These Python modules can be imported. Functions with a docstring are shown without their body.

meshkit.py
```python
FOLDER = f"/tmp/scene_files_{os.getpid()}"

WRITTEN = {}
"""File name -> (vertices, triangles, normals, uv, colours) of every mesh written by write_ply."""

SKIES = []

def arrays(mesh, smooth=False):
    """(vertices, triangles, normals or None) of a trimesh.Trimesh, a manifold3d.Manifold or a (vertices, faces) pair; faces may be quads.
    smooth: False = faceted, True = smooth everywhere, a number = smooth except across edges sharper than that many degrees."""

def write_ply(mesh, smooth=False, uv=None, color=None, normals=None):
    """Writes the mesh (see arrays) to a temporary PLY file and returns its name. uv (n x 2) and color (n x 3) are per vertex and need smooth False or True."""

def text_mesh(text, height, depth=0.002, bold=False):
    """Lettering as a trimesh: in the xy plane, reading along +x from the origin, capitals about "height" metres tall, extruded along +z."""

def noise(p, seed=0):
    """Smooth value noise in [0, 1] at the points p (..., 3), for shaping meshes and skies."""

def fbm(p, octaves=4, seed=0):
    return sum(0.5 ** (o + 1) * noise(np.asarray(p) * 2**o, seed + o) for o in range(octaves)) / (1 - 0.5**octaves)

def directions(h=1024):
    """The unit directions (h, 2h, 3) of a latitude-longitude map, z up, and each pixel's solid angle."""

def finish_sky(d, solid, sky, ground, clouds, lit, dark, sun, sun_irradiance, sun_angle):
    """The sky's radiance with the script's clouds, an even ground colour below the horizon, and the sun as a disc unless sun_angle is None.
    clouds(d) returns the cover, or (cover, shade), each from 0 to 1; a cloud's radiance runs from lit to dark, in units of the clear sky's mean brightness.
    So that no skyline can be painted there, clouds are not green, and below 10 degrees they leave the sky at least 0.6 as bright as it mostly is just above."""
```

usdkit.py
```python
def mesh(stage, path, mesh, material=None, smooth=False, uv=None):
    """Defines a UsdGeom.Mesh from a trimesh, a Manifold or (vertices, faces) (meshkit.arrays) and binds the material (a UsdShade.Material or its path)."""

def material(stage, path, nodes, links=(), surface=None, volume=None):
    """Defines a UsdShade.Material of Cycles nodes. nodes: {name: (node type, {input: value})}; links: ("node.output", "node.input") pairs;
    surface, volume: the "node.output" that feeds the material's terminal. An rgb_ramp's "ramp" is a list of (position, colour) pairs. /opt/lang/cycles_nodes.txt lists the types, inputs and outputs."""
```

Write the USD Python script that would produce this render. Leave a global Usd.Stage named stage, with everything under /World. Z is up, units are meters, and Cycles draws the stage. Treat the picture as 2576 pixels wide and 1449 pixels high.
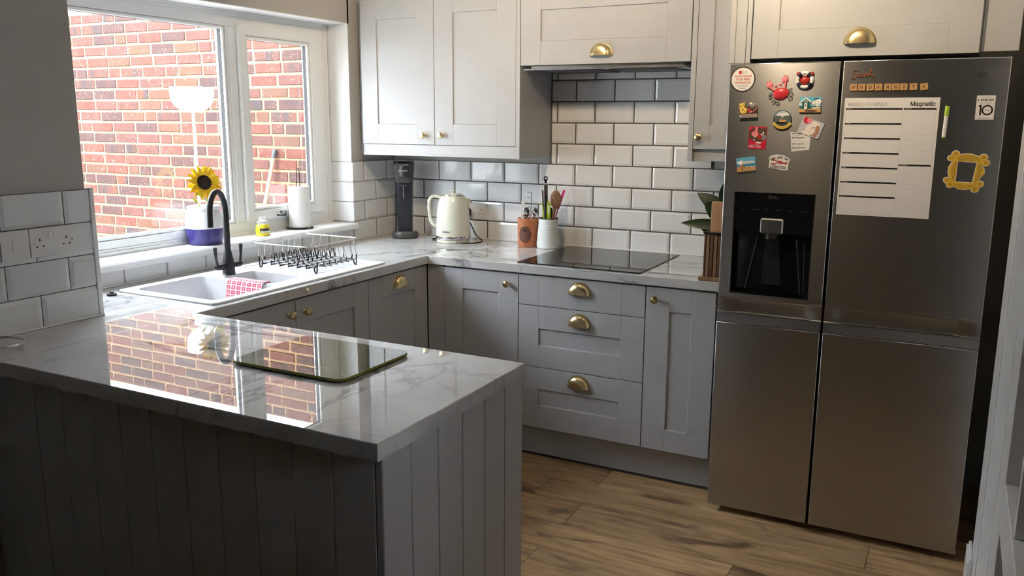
import math, random, sys
import numpy as np, trimesh
from shapely.geometry import Polygon, Point, LineString, box as sbox
from shapely import affinity
from shapely.ops import unary_union
from pxr import Usd, UsdGeom, UsdLux, UsdShade, Sdf, Gf
import usdkit, meshkit

stage = Usd.Stage.CreateInMemory()
UsdGeom.SetStageUpAxis(stage, 'Z'); UsdGeom.SetStageMetersPerUnit(stage, 1.0)
UsdGeom.Xform.Define(stage, '/World'); UsdGeom.Scope.Define(stage, '/World/Looks')
rng = random.Random(7); nrng = np.random.default_rng(7)
PI = math.pi

# ------------------------------------------------------------------ camera, sky, exposure
CAM = (2.828, -3.9732, 1.5578); YAW, PITCH, ROLL, FPX = 0.4822, -0.1959, 0.0050, 2135.7
fw = np.array([-math.sin(YAW) * math.cos(PITCH), math.cos(YAW) * math.cos(PITCH), math.sin(PITCH)])
r0 = np.array([math.cos(YAW), math.sin(YAW), 0.0]); u0 = np.cross(r0, fw)
rt = math.cos(ROLL) * r0 + math.sin(ROLL) * u0; up = -math.sin(ROLL) * r0 + math.cos(ROLL) * u0
cam = UsdGeom.Camera.Define(stage, '/World/camera')
cam.AddTransformOp().Set(Gf.Matrix4d(*rt, 0, *up, 0, *(-fw), 0, *CAM, 1))
cam.CreateHorizontalApertureAttr(36.0); cam.CreateVerticalApertureAttr(36.0 * 1449 / 2576)
cam.CreateFocalLengthAttr(36.0 * FPX / 2576); cam.CreateClippingRangeAttr((0.05, 1000.0))
cam.CreateExposureAttr(0.75)

sky = UsdLux.DomeLight.Define(stage, '/World/sky')
sky.CreateColorAttr((0.90, 0.97, 1.10)); sky.CreateIntensityAttr(4.2)
LAMP_WARM = 215.0        # strength of the warm ceiling spotlights

# ------------------------------------------------------------------ helpers
used = {}
def numbered(parent, name):
    k = (parent, name); n = used.get(k, 0); used[k] = n + 1
    return f'{parent}/{name}' if n == 0 else f'{parent}/{name}_{n:03d}'
class Node:
    def __init__(s, path, loc): s.path, s.loc = path, np.array(loc, float)
def tag(prim, label=None, cat=None, group=None, kind=None):
    for k, v in (('label', label), ('category', cat), ('group', group), ('kind', kind)):
        if v: prim.SetCustomDataByKey(k, v)
def thing(name, label=None, cat=None, loc=(0, 0, 0), group=None, kind=None):
    path = numbered('/World', name); x = UsdGeom.Xform.Define(stage, path)
    x.AddTranslateOp().Set(Gf.Vec3d(*map(float, loc))); tag(x.GetPrim(), label, cat, group, kind)
    return Node(path, loc)
def obj(name, mesh, mat, parent=None, smooth=False, label=None, cat=None, group=None, kind=None, loc=None, uv=None):
    m = J(mesh)
    base = parent.loc if parent else np.array(loc if loc is not None else (0, 0, 0), float)
    path = numbered(parent.path if parent else '/World', name)
    v = np.array(m.vertices) - base
    mm = trimesh.Trimesh(v, m.faces, process=False)
    g = usdkit.mesh(stage, path, mm, MAT[mat], smooth=smooth, uv=uv)
    if parent is None and loc is not None: UsdGeom.Xformable(g).AddTranslateOp().Set(Gf.Vec3d(*map(float, loc)))
    tag(g.GetPrim(), label, cat, group, kind)
    return Node(path, base)
def J(m):
    if isinstance(m, (list, tuple)) and not (len(m) == 2 and isinstance(m[0], np.ndarray)):
        m = trimesh.util.concatenate([J(q) for q in m])
    if isinstance(m, tuple):
        v, f = m; f = np.asarray(f)
        if f.shape[1] == 4: f = np.vstack([f[:, [0, 1, 2]], f[:, [0, 2, 3]]])
        m = trimesh.Trimesh(v, f, process=False)
    return m
def hull(pts): return trimesh.convex.convex_hull(np.asarray(pts, float))
def cbox(x0, x1, y0, y1, z0, z1, c=0.001):
    x0, x1 = min(x0, x1), max(x0, x1); y0, y1 = min(y0, y1), max(y0, y1); z0, z1 = min(z0, z1), max(z0, z1)
    if c <= 0:
        m = trimesh.creation.box([x1 - x0, y1 - y0, z1 - z0]); m.apply_translation([(x0 + x1) / 2, (y0 + y1) / 2, (z0 + z1) / 2]); return m
    c = min(c, (x1 - x0) / 2.01, (y1 - y0) / 2.01, (z1 - z0) / 2.01)
    P = []
    for X, sx in ((x0, 1), (x1, -1)):
        for Y, sy in ((y0, 1), (y1, -1)):
            for Z, sz in ((z0, 1), (z1, -1)):
                P += [(X + sx * c, Y + sy * c, Z), (X + sx * c, Y, Z + sz * c), (X, Y + sy * c, Z + sz * c)]
    return hull(P)
def rrect(x0, x1, y0, y1, r, n=6):
    return sbox(x0 + r, y0 + r, x1 - r, y1 - r).buffer(r, quad_segs=n)
def ext(poly, h):
    gs = getattr(poly, 'geoms', [poly])
    return trimesh.util.concatenate([trimesh.creation.extrude_polygon(g, h, engine='earcut') for g in gs if g.area > 1e-9])
def frame(o, u, v, w):
    M = np.eye(4); M[:3, 0], M[:3, 1], M[:3, 2], M[:3, 3] = u, v, w, o; return M
def tf(m, M): m = J(m).copy(); m.apply_transform(M); return m
def mv(m, x=0, y=0, z=0): m = J(m).copy(); m.apply_translation([x, y, z]); return m
BACK = lambda y, x=0, z=0: frame((x, y, z), (1, 0, 0), (0, 0, 1), (0, -1, 0))     # u=x v=z w=-y
LEFT = lambda x, y=0, z=0: frame((x, y, z), (0, 1, 0), (0, 0, 1), (1, 0, 0))      # u=y v=z w=+x
def rot(a, ax, p=(0, 0, 0)): return trimesh.transformations.rotation_matrix(a, ax, p)
def lathe(prof, n=32, c=(0, 0, 0)):
    """prof: (r, z) from the axis bottom outwards; closed when r = 0 at both ends."""
    prof = np.array(prof, float); a = np.linspace(0, 2 * PI, n, endpoint=False)
    V = np.stack([prof[:, None, 0] * np.cos(a), prof[:, None, 0] * np.sin(a), np.repeat(prof[:, 1:2], n, 1)], -1).reshape(-1, 3) + np.array(c)
    F = []
    k = len(prof)
    for i in range(k - 1):
        for j in range(n):
            q = (i * n + j, i * n + (j + 1) % n, (i + 1) * n + (j + 1) % n, (i + 1) * n + j)
            F += [(q[0], q[1], q[2]), (q[0], q[2], q[3])]
    m = trimesh.Trimesh(V, F, process=False); m.merge_vertices(); m.update_faces(m.nondegenerate_faces()); m.remove_unreferenced_vertices()
    return m
def cyl(r, z0, z1, c=(0, 0), n=32, ch=0.0):
    ch = min(ch, r * .5, (z1 - z0) * .45)
    pr = [(0, z0), (r - ch, z0), (r, z0 + ch), (r, z1 - ch), (r - ch, z1), (0, z1)] if ch else [(0, z0), (r, z0), (r, z1), (0, z1)]
    return lathe(pr, n, (c[0], c[1], 0))
def tube(pts, r, n=8, closed=False):
    p = np.asarray(pts, float); k = len(p); r = np.broadcast_to(r, (k,)).astype(float)
    t = (np.roll(p, -1, 0) - np.roll(p, 1, 0)) if closed else np.gradient(p, axis=0)
    t /= np.linalg.norm(t, axis=1, keepdims=True) + 1e-12
    a = np.cross(t[0], [0, 0, 1.0] if abs(t[0][2]) < .9 else [1.0, 0, 0]); a /= np.linalg.norm(a)
    A = []
    for i in range(k):
        a = a - t[i] * (a @ t[i]); a /= np.linalg.norm(a) + 1e-12; A.append(a.copy())
    A = np.array(A); B = np.cross(t, A); g = np.arange(n) * 2 * PI / n
    V = p[:, None] + r[:, None, None] * (np.cos(g)[None, :, None] * A[:, None] + np.sin(g)[None, :, None] * B[:, None]); V = V.reshape(-1, 3)
    F = []
    for i in range(k if closed else k - 1):
        i2 = (i + 1) % k
        for j in range(n):
            F.append((i * n + j, i * n + (j + 1) % n, i2 * n + (j + 1) % n)); F.append((i * n + j, i2 * n + (j + 1) % n, i2 * n + j))
    if not closed:
        c0, c1 = len(V), len(V) + 1; V = np.vstack([V, p[:1], p[-1:]])
        for j in range(n):
            F.append((c0, (j + 1) % n, j)); F.append((c1, (k - 1) * n + j, (k - 1) * n + (j + 1) % n))
    return trimesh.Trimesh(V, F, process=False)
def bez(*P, n=16):
    """Catmull-Rom through the points."""
    P = np.array(P, float); Q = np.vstack([2 * P[0] - P[1], P, 2 * P[-1] - P[-2]]); out = []
    for i in range(1, len(Q) - 2):
        for s in np.linspace(0, 1, n, endpoint=False):
            a, b, c, d = Q[i - 1:i + 3]
            out.append(.5 * (2 * b + (c - a) * s + (2 * a - 5 * b + 4 * c - d) * s * s + (3 * b - a - 3 * c + d) * s ** 3))
    out.append(P[-1]); return np.array(out)
def ell(c, r, n=2):
    m = trimesh.creation.icosphere(n); m.apply_scale(r); m.apply_translation(c); return m
def loft(rings, cap0=True, cap1=True):
    """rings: list of (n,3) arrays, ordered along the axis (counter-clockwise seen from the end)."""
    n = len(rings[0]); V = np.vstack(rings); F = []
    for i in range(len(rings) - 1):
        for j in range(n):
            a, b, c, d = i * n + j, i * n + (j + 1) % n, (i + 1) * n + (j + 1) % n, (i + 1) * n + j
            F += [(a, b, c), (a, c, d)]
    if cap0:
        V = np.vstack([V, rings[0].mean(0)]); k = len(V) - 1; F += [(k, (j + 1) % n, j) for j in range(n)]
    if cap1:
        V = np.vstack([V, rings[-1].mean(0)]); k = len(V) - 1; o = (len(rings) - 1) * n; F += [(k, o + j, o + (j + 1) % n) for j in range(n)]
    return trimesh.Trimesh(V, F, process=False)
def text(s, h, depth=0.0006, bold=False, center=False, width=None):
    m = meshkit.text_mesh(s, h, depth, bold)
    if width: m.apply_scale([width / m.extents[0], 1, 1])
    if center: m.apply_translation([-m.bounds[:, 0].mean(), -h / 2, 0])
    return m

# ------------------------------------------------------------------ materials
MAT = {}
def pm(name, col, rough=.5, metal=0., **kw):
    d = dict(base_color=col, roughness=rough, metallic=metal); d.update(kw)
    MAT[name] = usdkit.material(stage, f'/World/Looks/{name}', {'p': ('principled_bsdf', d)}, surface='p.BSDF')
def mat(name, nodes, links, surface='p.BSDF'): MAT[name] = usdkit.material(stage, f'/World/Looks/{name}', nodes, links, surface=surface)
def noisy(name, c1, c2, scale, rough=.6, metal=0., detail=4, stretch=(1, 1, 1), bump=0., bscale=None, lo=.35, hi=.65, **kw):
    n = {'g': ('geometry', {}), 'm': ('mapping', {'scale': stretch}), 'n': ('noise_texture', {'scale': scale, 'detail': detail}),
         'r': ('rgb_ramp', {'ramp': [(lo, c1), (hi, c2)]}), 'p': ('principled_bsdf', dict(roughness=rough, metallic=metal, **kw))}
    l = [('g.position', 'm.vector'), ('m.vector', 'n.vector'), ('n.fac', 'r.fac'), ('r.color', 'p.base_color')]
    if bump:
        n['b'] = ('bump', {'strength': bump, 'distance': .002}); n['n2'] = ('noise_texture', {'scale': bscale or scale * 4, 'detail': 3})
        l += [('m.vector', 'n2.vector'), ('n2.fac', 'b.height'), ('b.normal', 'p.normal')]
    mat(name, n, l)
noisy('cabinet_paint', (.43, .435, .44), (.45, .455, .46), 6, rough=.42)
noisy('wall_paint', (.43, .415, .385), (.46, .44, .41), 3, rough=.75, bump=.08, bscale=260)
noisy('white_paint', (.74, .74, .73), (.78, .78, .77), 3, rough=.7)
pm('ceiling_paint', (.78, .77, .74), .8)
pm('white_gloss', (.80, .80, .79), .25)
pm('upvc', (.80, .81, .80), .22)
pm('gasket', (.03, .03, .03), .6)
noisy('grout_dark', (.09, .09, .085), (.14, .14, .13), 40, rough=.9)
noisy('grout_light', (.34, .34, .33), (.42, .42, .41), 40, rough=.9)
mat('tile_white', {'i': ('object_info', {}), 'r': ('rgb_ramp', {'ramp': [(0, (.70, .705, .70)), (1, (.78, .785, .78))]}),
    'g': ('geometry', {}), 'n': ('noise_texture', {'scale': 22, 'detail': 2}), 'b': ('bump', {'strength': .05, 'distance': .002}),
    'p': ('principled_bsdf', {'roughness': .07})},
    [('i.random', 'r.fac'), ('r.color', 'p.base_color'), ('g.position', 'n.vector'), ('n.fac', 'b.height'), ('b.normal', 'p.normal')])
# white marble laminate, polished: sparse grey veins from warped noise
def vein(i, scale, stretch, ang, wd, dark, lo, hi, seed):
    n = {f'm{i}': ('mapping', {'scale': stretch, 'rotation': (0, 0, ang), 'location': (seed, seed * .7, seed * .3)}), f'n{i}': ('noise_texture', {'scale': scale, 'detail': 6, 'roughness': .58, 'distortion': .7}),
         f's{i}': ('math', {'math_type': 'subtract', 'value2': .5}), f'a{i}': ('math', {'math_type': 'absolute'}),
         f'r{i}': ('rgb_ramp', {'ramp': [(0, (1 - dark,) * 3), (wd, (1 - dark * .45,) * 3), (wd * 3.5, (1, 1, 1))]}),
         f'k{i}': ('noise_texture', {'scale': 2.3, 'detail': 1}), f'kr{i}': ('rgb_ramp', {'ramp': [(lo, (0, 0, 0)), (hi, (1, 1, 1))]}), f'x{i}': ('mix', {'color1': (1, 1, 1)}), f'ml{i}': ('mix', {'mix_type': 'multiply', 'fac': 1.0})}
    l = [('g.position', f'm{i}.vector'), (f'm{i}.vector', f'n{i}.vector'), (f'n{i}.fac', f's{i}.value1'), (f's{i}.value', f'a{i}.value1'), (f'a{i}.value', f'r{i}.fac'),
         (f'm{i}.vector', f'k{i}.vector'), (f'k{i}.fac', f'kr{i}.fac'), (f'kr{i}.color', f'x{i}.fac'), (f'r{i}.color', f'x{i}.color2'), (f'x{i}.color', f'ml{i}.color2')]
    return n, l
nodes = {'g': ('geometry', {}), 'c': ('noise_texture', {'scale': 3.5, 'detail': 5}), 'cr': ('rgb_ramp', {'ramp': [(.32, (.51, .51, .51)), (.60, (.585, .582, .57))]}), 'p': ('principled_bsdf', {'roughness': 0.0, 'ior': 1.85})}
links = [('g.position', 'c.vector'), ('c.fac', 'cr.fac')]; prev = 'cr.color'
for i, a_ in enumerate([(.95, (.55, 1.6, 1.3), .50, .0060, .80, .47, .58, 3.1), (1.15, (1.5, .70, 1.3), -.35, .0045, .60, .50, .60, 11.7), (2.4, (1, 1.6, 1), 1.0, .010, .22, .52, .66, 23.3)]):
    n, l = vein(i, *a_); nodes.update(n); links += l + [(prev, f'ml{i}.color1')]; prev = f'ml{i}.color'
mat('marble', nodes, links + [(prev, 'p.base_color')])
# oak planks: tone per plank, grain along x, knots
mat('oak', {'g': ('geometry', {}), 'i': ('object_info', {}), 'off': ('combine_xyz', {}), 'k': ('math', {'math_type': 'multiply', 'value2': 37.0}),
    'add': ('mapping', {'scale': (1.0, 1.0, 1.0)}), 'm': ('mapping', {'scale': (1.1, 13, 1)}), 'n': ('noise_texture', {'scale': 2.6, 'detail': 8, 'roughness': .62, 'distortion': .5}),
    'm2': ('mapping', {'scale': (2.2, 6, 1)}), 'n2': ('noise_texture', {'scale': 1.5, 'detail': 3, 'distortion': .8}),
    'r': ('rgb_ramp', {'ramp': [(.22, (.17, .095, .042)), (.42, (.36, .225, .112)), (.56, (.48, .32, .172)), (.75, (.58, .41, .235))]}),
    'r2': ('rgb_ramp', {'ramp': [(.30, (.36, .32, .30)), (.44, (.95, .95, .95)), (.7, (1.12, 1.1, 1.05))]}),
    'tone': ('rgb_ramp', {'ramp': [(0, (.82, .80, .78)), (1, (1.12, 1.1, 1.06))]}),
    'x1': ('mix', {'mix_type': 'multiply', 'fac': 1.0}), 'x2': ('mix', {'mix_type': 'multiply', 'fac': 1.0}),
    'b': ('bump', {'strength': .15, 'distance': .0008}), 'p': ('principled_bsdf', {'roughness': .42})},
    [('i.random', 'k.value1'), ('k.value', 'off.x'), ('k.value', 'off.z'), ('g.position', 'add.vector'), ('off.vector', 'add.location'),
     ('add.vector', 'm.vector'), ('m.vector', 'n.vector'), ('add.vector', 'm2.vector'), ('m2.vector', 'n2.vector'), ('n.fac', 'r.fac'), ('n2.fac', 'r2.fac'),
     ('i.random', 'tone.fac'), ('r.color', 'x1.color1'), ('r2.color', 'x1.color2'), ('x1.color', 'x2.color1'), ('tone.color', 'x2.color2'), ('x2.color', 'p.base_color'),
     ('n.fac', 'b.height'), ('b.normal', 'p.normal')])
# bricks: hue per brick, upright bands on some, white bloom specks
def brick_mat(name, base, alt, bands):
    mat(name, {'g': ('geometry', {}), 'i': ('object_info', {}), 'k': ('math', {'math_type': 'multiply', 'value2': 53.0}), 'off': ('combine_xyz', {}), 'ad': ('mapping', {}),
        'm': ('mapping', {'scale': (1, 1, .12 if bands else 1)}), 'n': ('noise_texture', {'scale': 11 if bands else 14, 'detail': 4, 'roughness': .6}),
        'r': ('rgb_ramp', {'ramp': [(.38, base), (.60, alt)]}), 'v': ('noise_texture', {'scale': 60, 'detail': 3}), 'vr': ('rgb_ramp', {'ramp': [(.56, (0, 0, 0)), (.68, (1, 1, 1))]}),
        'n4': ('noise_texture', {'scale': 9, 'detail': 1}), 'v4': ('rgb_ramp', {'ramp': [(.40, (0, 0, 0)), (.58, (.5, .5, .5))]}), 'vm': ('mix', {'mix_type': 'multiply', 'fac': 1.0}),
        'x': ('mix', {'mix_type': 'mix', 'color2': (.20, .145, .115)}), 'b': ('bump', {'strength': .4, 'distance': .003}), 'p': ('principled_bsdf', {'roughness': .85})},
        [('i.random', 'k.value1'), ('k.value', 'off.x'), ('k.value', 'off.y'), ('g.position', 'ad.vector'), ('off.vector', 'ad.location'), ('ad.vector', 'm.vector'), ('m.vector', 'n.vector'),
         ('n.fac', 'r.fac'), ('g.position', 'v.vector'), ('v.fac', 'vr.fac'), ('ad.vector', 'n4.vector'), ('n4.fac', 'v4.fac'), ('vr.color', 'vm.color1'), ('v4.color', 'vm.color2'), ('vm.color', 'x.fac'), ('r.color', 'x.color1'),
         ('x.color', 'p.base_color'), ('v.fac', 'b.height'), ('b.normal', 'p.normal')])
brick_mat('brick_red', (0.0893, 0.0189, 0.0106), (0.1037, 0.0294, 0.0178), False)
brick_mat('brick_rose', (0.0893, 0.0273, 0.0185), (0.0713, 0.0238, 0.0165), False)
brick_mat('brick_plum', (0.0410, 0.0189, 0.0165), (0.0554, 0.0196, 0.0145), False)
brick_mat('brick_banded', (0.0929, 0.0259, 0.0119), (0.0338, 0.0203, 0.0198), True)
brick_mat('brick_orange', (0.0972, 0.0336, 0.0152), (0.0706, 0.0301, 0.0158), True)
noisy('mortar', (.23, .130, .066), (.28, .168, .09), 25, rough=.95, bump=.4, bscale=120)
noisy('paving', (.36, .34, .31), (.46, .44, .40), 8, rough=.9)
def steel_mat(name, col, rough, an, tan):
    mat(name, {'t': ('combine_xyz', dict(zip('xyz', tan))), 'g': ('geometry', {}), 'm': ('mapping', {'scale': (4, 4, 900)}), 'n': ('noise_texture', {'scale': 1, 'detail': 2}),
        'r': ('rgb_ramp', {'ramp': [(.3, tuple(c * .95 for c in col)), (.7, col)]}),
        'p': ('principled_bsdf', {'metallic': 1., 'roughness': rough, 'anisotropic': an})},
        [('t.vector', 'p.tangent'), ('g.position', 'm.vector'), ('m.vector', 'n.vector'), ('n.fac', 'r.fac'), ('r.color', 'p.base_color')])
steel_mat('brushed_steel', (.455, .455, .452), .30, .75, (0, 0, 1))
pm('steel_satin', (.42, .41, .40), .36, 1.)
pm('steel_edge', (.62, .61, .60), .25, 1.)
pm('mid_metal', (.16, .17, .18), .3, 1.)
pm('chrome', (.75, .75, .76), .08, 1.)
pm('wire_chrome', (.66, .66, .66), .22, 1.)
pm('black_plastic', (.012, .013, .015), .35)
pm('black_gloss', (.006, .007, .009), .06)
pm('black_matt', (.018, .018, .02), .55)
pm('dark_grey', (.05, .05, .055), .5)
noisy('brass', (.70, .56, .30), (.76, .62, .35), 30, rough=.26, metal=1.)
noisy('sink_composite', (.70, .70, .72), (.76, .76, .77), 300, rough=.42)
MAT['pane_glass'] = usdkit.material(stage, '/World/Looks/pane_glass', {'f': ('fresnel', {'IOR': 1.6}), 'g0': ('geometry', {}), 'inv': ('math', {'math_type': 'subtract', 'value1': 1.0}),
    'mul': ('math', {'math_type': 'multiply', 'use_clamp': True}), 't': ('transparent_bsdf', {'color': (.97, .985, .975)}), 'g': ('glossy_bsdf', {'color': (1, 1, 1), 'roughness': 0.0}), 'm': ('mix_closure', {})},
    [('g0.backfacing', 'inv.value2'), ('f.fac', 'mul.value1'), ('inv.value', 'mul.value2'), ('mul.value', 'm.fac'), ('t.BSDF', 'm.closure1'), ('g.BSDF', 'm.closure2')], surface='m.closure')

H = 0.9215; TW = 0.038; L1 = H + 0.1006; PH = 0.1041; PW = 0.2029; XB = 0.1894
LV = [H + 0.0015] + [L1 + k * PH for k in range(9)]          # tile course levels, 0 = worktop
# ------------------------------------------------------------------ room shell
def S(name, **k): return thing(name, kind='structure', **k)
def metro(u0, u1, v0, v1, M, bev=(1, 1, 1, 1), th=.0085, base=.0045, bw=.0125):
    """A bevelled metro tile; bev says which edges (left, right, bottom, top) keep their bevel (cut edges are square)."""
    i0, i1, j0, j1 = u0 + bw * bev[0], u1 - bw * bev[1], v0 + bw * bev[2], v1 - bw * bev[3]
    if i1 - i0 < .004 or j1 - j0 < .004: i0, i1, j0, j1 = u0 + .001, u1 - .001, v0 + .001, v1 - .001
    e = .0006
    P = [(u0, v0, -th), (u1, v0, -th), (u1, v1, -th), (u0, v1, -th), (u0, v0, -th + base - e), (u1, v0, -th + base - e), (u1, v1, -th + base - e), (u0, v1, -th + base - e),
         (u0 + e, v0 + e, -th + base), (u1 - e, v0 + e, -th + base), (u1 - e, v1 - e, -th + base), (u0 + e, v1 - e, -th + base), (i0, j0, 0), (i1, j0, 0), (i1, j1, 0), (i0, j1, 0)]
    return tf(hull(P), M)
def tiles(parent, M, u0, u1, rows, phase, g=.0026, skip=None):
    """Rows of metro tiles between u0 and u1; rows: (v0, v1, cut_bottom, cut_top, row parity)."""
    for v0, v1, cb, ct, par in rows:
        s = phase + (PW / 2 if par else 0); k0 = math.floor((u0 - s) / PW)
        for k in range(k0, k0 + 40):
            a, b = s + k * PW, s + (k + 1) * PW
            if a >= u1 - .004: break
            if b <= u0 + .004: continue
            ca, cb2 = a < u0, b > u1
            A, B = max(a, u0), min(b, u1)
            obj('tile', metro(A + g / 2, B - g / 2, v0 + g / 2, v1 - g / 2, M, (not ca, not cb2, not cb, not ct)), 'tile_white', parent)
pm('dining_paint', (.42, .39, .34), .7)
yzext_ = lambda poly, x0, x1: tf(ext(poly, x1 - x0), LEFT(x0))
# floor: oak planks along x
fl = S('floor')
PX = {0: 1.56, 1: 1.35, 2: 1.574, 3: .93, 4: 1.57, 5: 2.2, 6: 1.1, 7: 1.75, 8: .8, 9: 2.35, 10: 1.3, 11: 1.9}
pw = .1935; rest = []
for r in range(-3, 30):
    y1 = -.56 - (r - 0) * pw + 0.0; y0 = y1 - pw
    j = PX.get(r, nrng.uniform(.7, 2.0))
    xs = sorted(x for x in [j + 1.31 * k for k in range(-4, 5)] if -.0 < x < 3.08)
    ed = [0.0] + xs + [3.08]
    for a, b in zip(ed[:-1], ed[1:]):
        if b - a < .02: continue
        q = cbox(a + .0006, b - .0006, y0 + .0006, y1 - .0006, -.014, 0, .0012)
        if 0 <= r <= 11 and b > .62: obj('plank', q, 'oak', fl)
        else: rest.append(q)
obj('planking', rest, 'oak', fl, kind='stuff')
obj('screed', cbox(-.3, 3.4, -6.4, .1, -.12, -.015, 0), 'dark_grey', fl)
ce = S('ceiling'); obj('plasterboard', cbox(-.3, 3.4, -6.5, .25, 2.42, 2.55, 0), 'ceiling_paint', ce)
# back wall
wb = S('wall_back')
obj('plaster', cbox(-.3, 3.4, .010, .14, -.1, 2.45, 0), 'wall_paint', wb)
obj('grout', [cbox(0, 2.06, .0035, .0098, H, LV[4] + .001, 0), cbox(.96, 1.80, .0035, .0098, LV[4] - .01, LV[8] + .08, 0)], 'grout_dark', wb)
tiles(wb, BACK(0), 0.001, 2.06, [(LV[k], LV[k + 1], k == 0, k == 3, k % 2) for k in range(4)], XB)
tiles(wb, BACK(0), .972, 1.795, [(LV[k], LV[k + 1], 0, k == 8, k % 2) for k in range(4, 8)] + [(LV[8], LV[8] + .075, 0, 1, 0)], XB)
# left wall with the window recess
WY0, WY1, WZ0, WZ1 = -2.12, -.385, 1.016, 2.035
wl = S('wall_left')
obj('plaster', [cbox(-.30, -.010, -2.4, WY0, -.1, 2.45, 0), cbox(-.30, -.010, WY1 + .009, .14, -.1, 2.45, 0), cbox(-.30, -.010, WY0 - .01, WY1 + .02, -.1, .985, 0), cbox(-.30, -.010, WY0 - .01, WY1 + .02, WZ1, 2.45, 0)], 'wall_paint', wl)
obj('grout', [cbox(-.0098, -.0035, -2.2, 0.0, H, .984, 0), cbox(-.0098, -.0035, WY1 + .006, 0.0, .98, LV[4], 0), cbox(-.145, -.004, WY1 + .0035, WY1 + .0088, WZ0, LV[4], 0)], 'grout_light', wl)
PL = -.1795
ML = LEFT(0)
tiles(wl, ML, WY1 + .004, -.002, [(LV[k], LV[k + 1], k == 0, k == 3, k % 2) for k in range(4)], PL - PW)
tiles(wl, ML, -2.185, WY1 + .004, [(LV[0], .9835, 1, 1, 0)], PL - PW)
for k in range(4):
    z0, z1 = max(LV[k], WZ0 + .001), LV[k + 1]
    obj('tile', metro(-.142, -.0015, z0 + .0013, z1 - .0013, BACK(WY1), (0, 1, 0, k < 3)), 'tile_white', wl)
# nib of wall that carries the sockets
wn = S('wall_nib')
obj('plaster', cbox(-.30, .366, -3.2, -2.203, -.1, 2.45, .003), 'wall_paint', wn); obj('plaster', cbox(-.30, .366, -6.45, -3.2005, -.1, 2.45, 0), 'dining_paint', wn)
obj('grout', cbox(.3665, .3735, -2.72, -2.190, H, LV[4], 0), 'grout_dark', wn)
tiles(wn, LEFT(.378), -2.72, -2.2005, [(LV[k], LV[k + 1], k == 0, k == 3, k % 2) for k in range(4)], -2.391 - 5 * PW)
obj('recess_lining', [cbox(-.146, -.0085, -.3785, -.3755, LV[4] + .001, WZ1 - .001, 0), cbox(-.146, -.0085, WY0, -.376, WZ1 - .003, WZ1 + .001, 0)], 'white_paint', wl)
tr = S('trim_1'); obj('tile_edge', [cbox(.3672, .3798, -2.2000, -2.1835, H + .001, LV[4] + .004, .002), cbox(.30, .3675, -2.1900, -2.1845, H + .001, LV[4] + .004, .0006)], 'white_gloss', tr)
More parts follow.
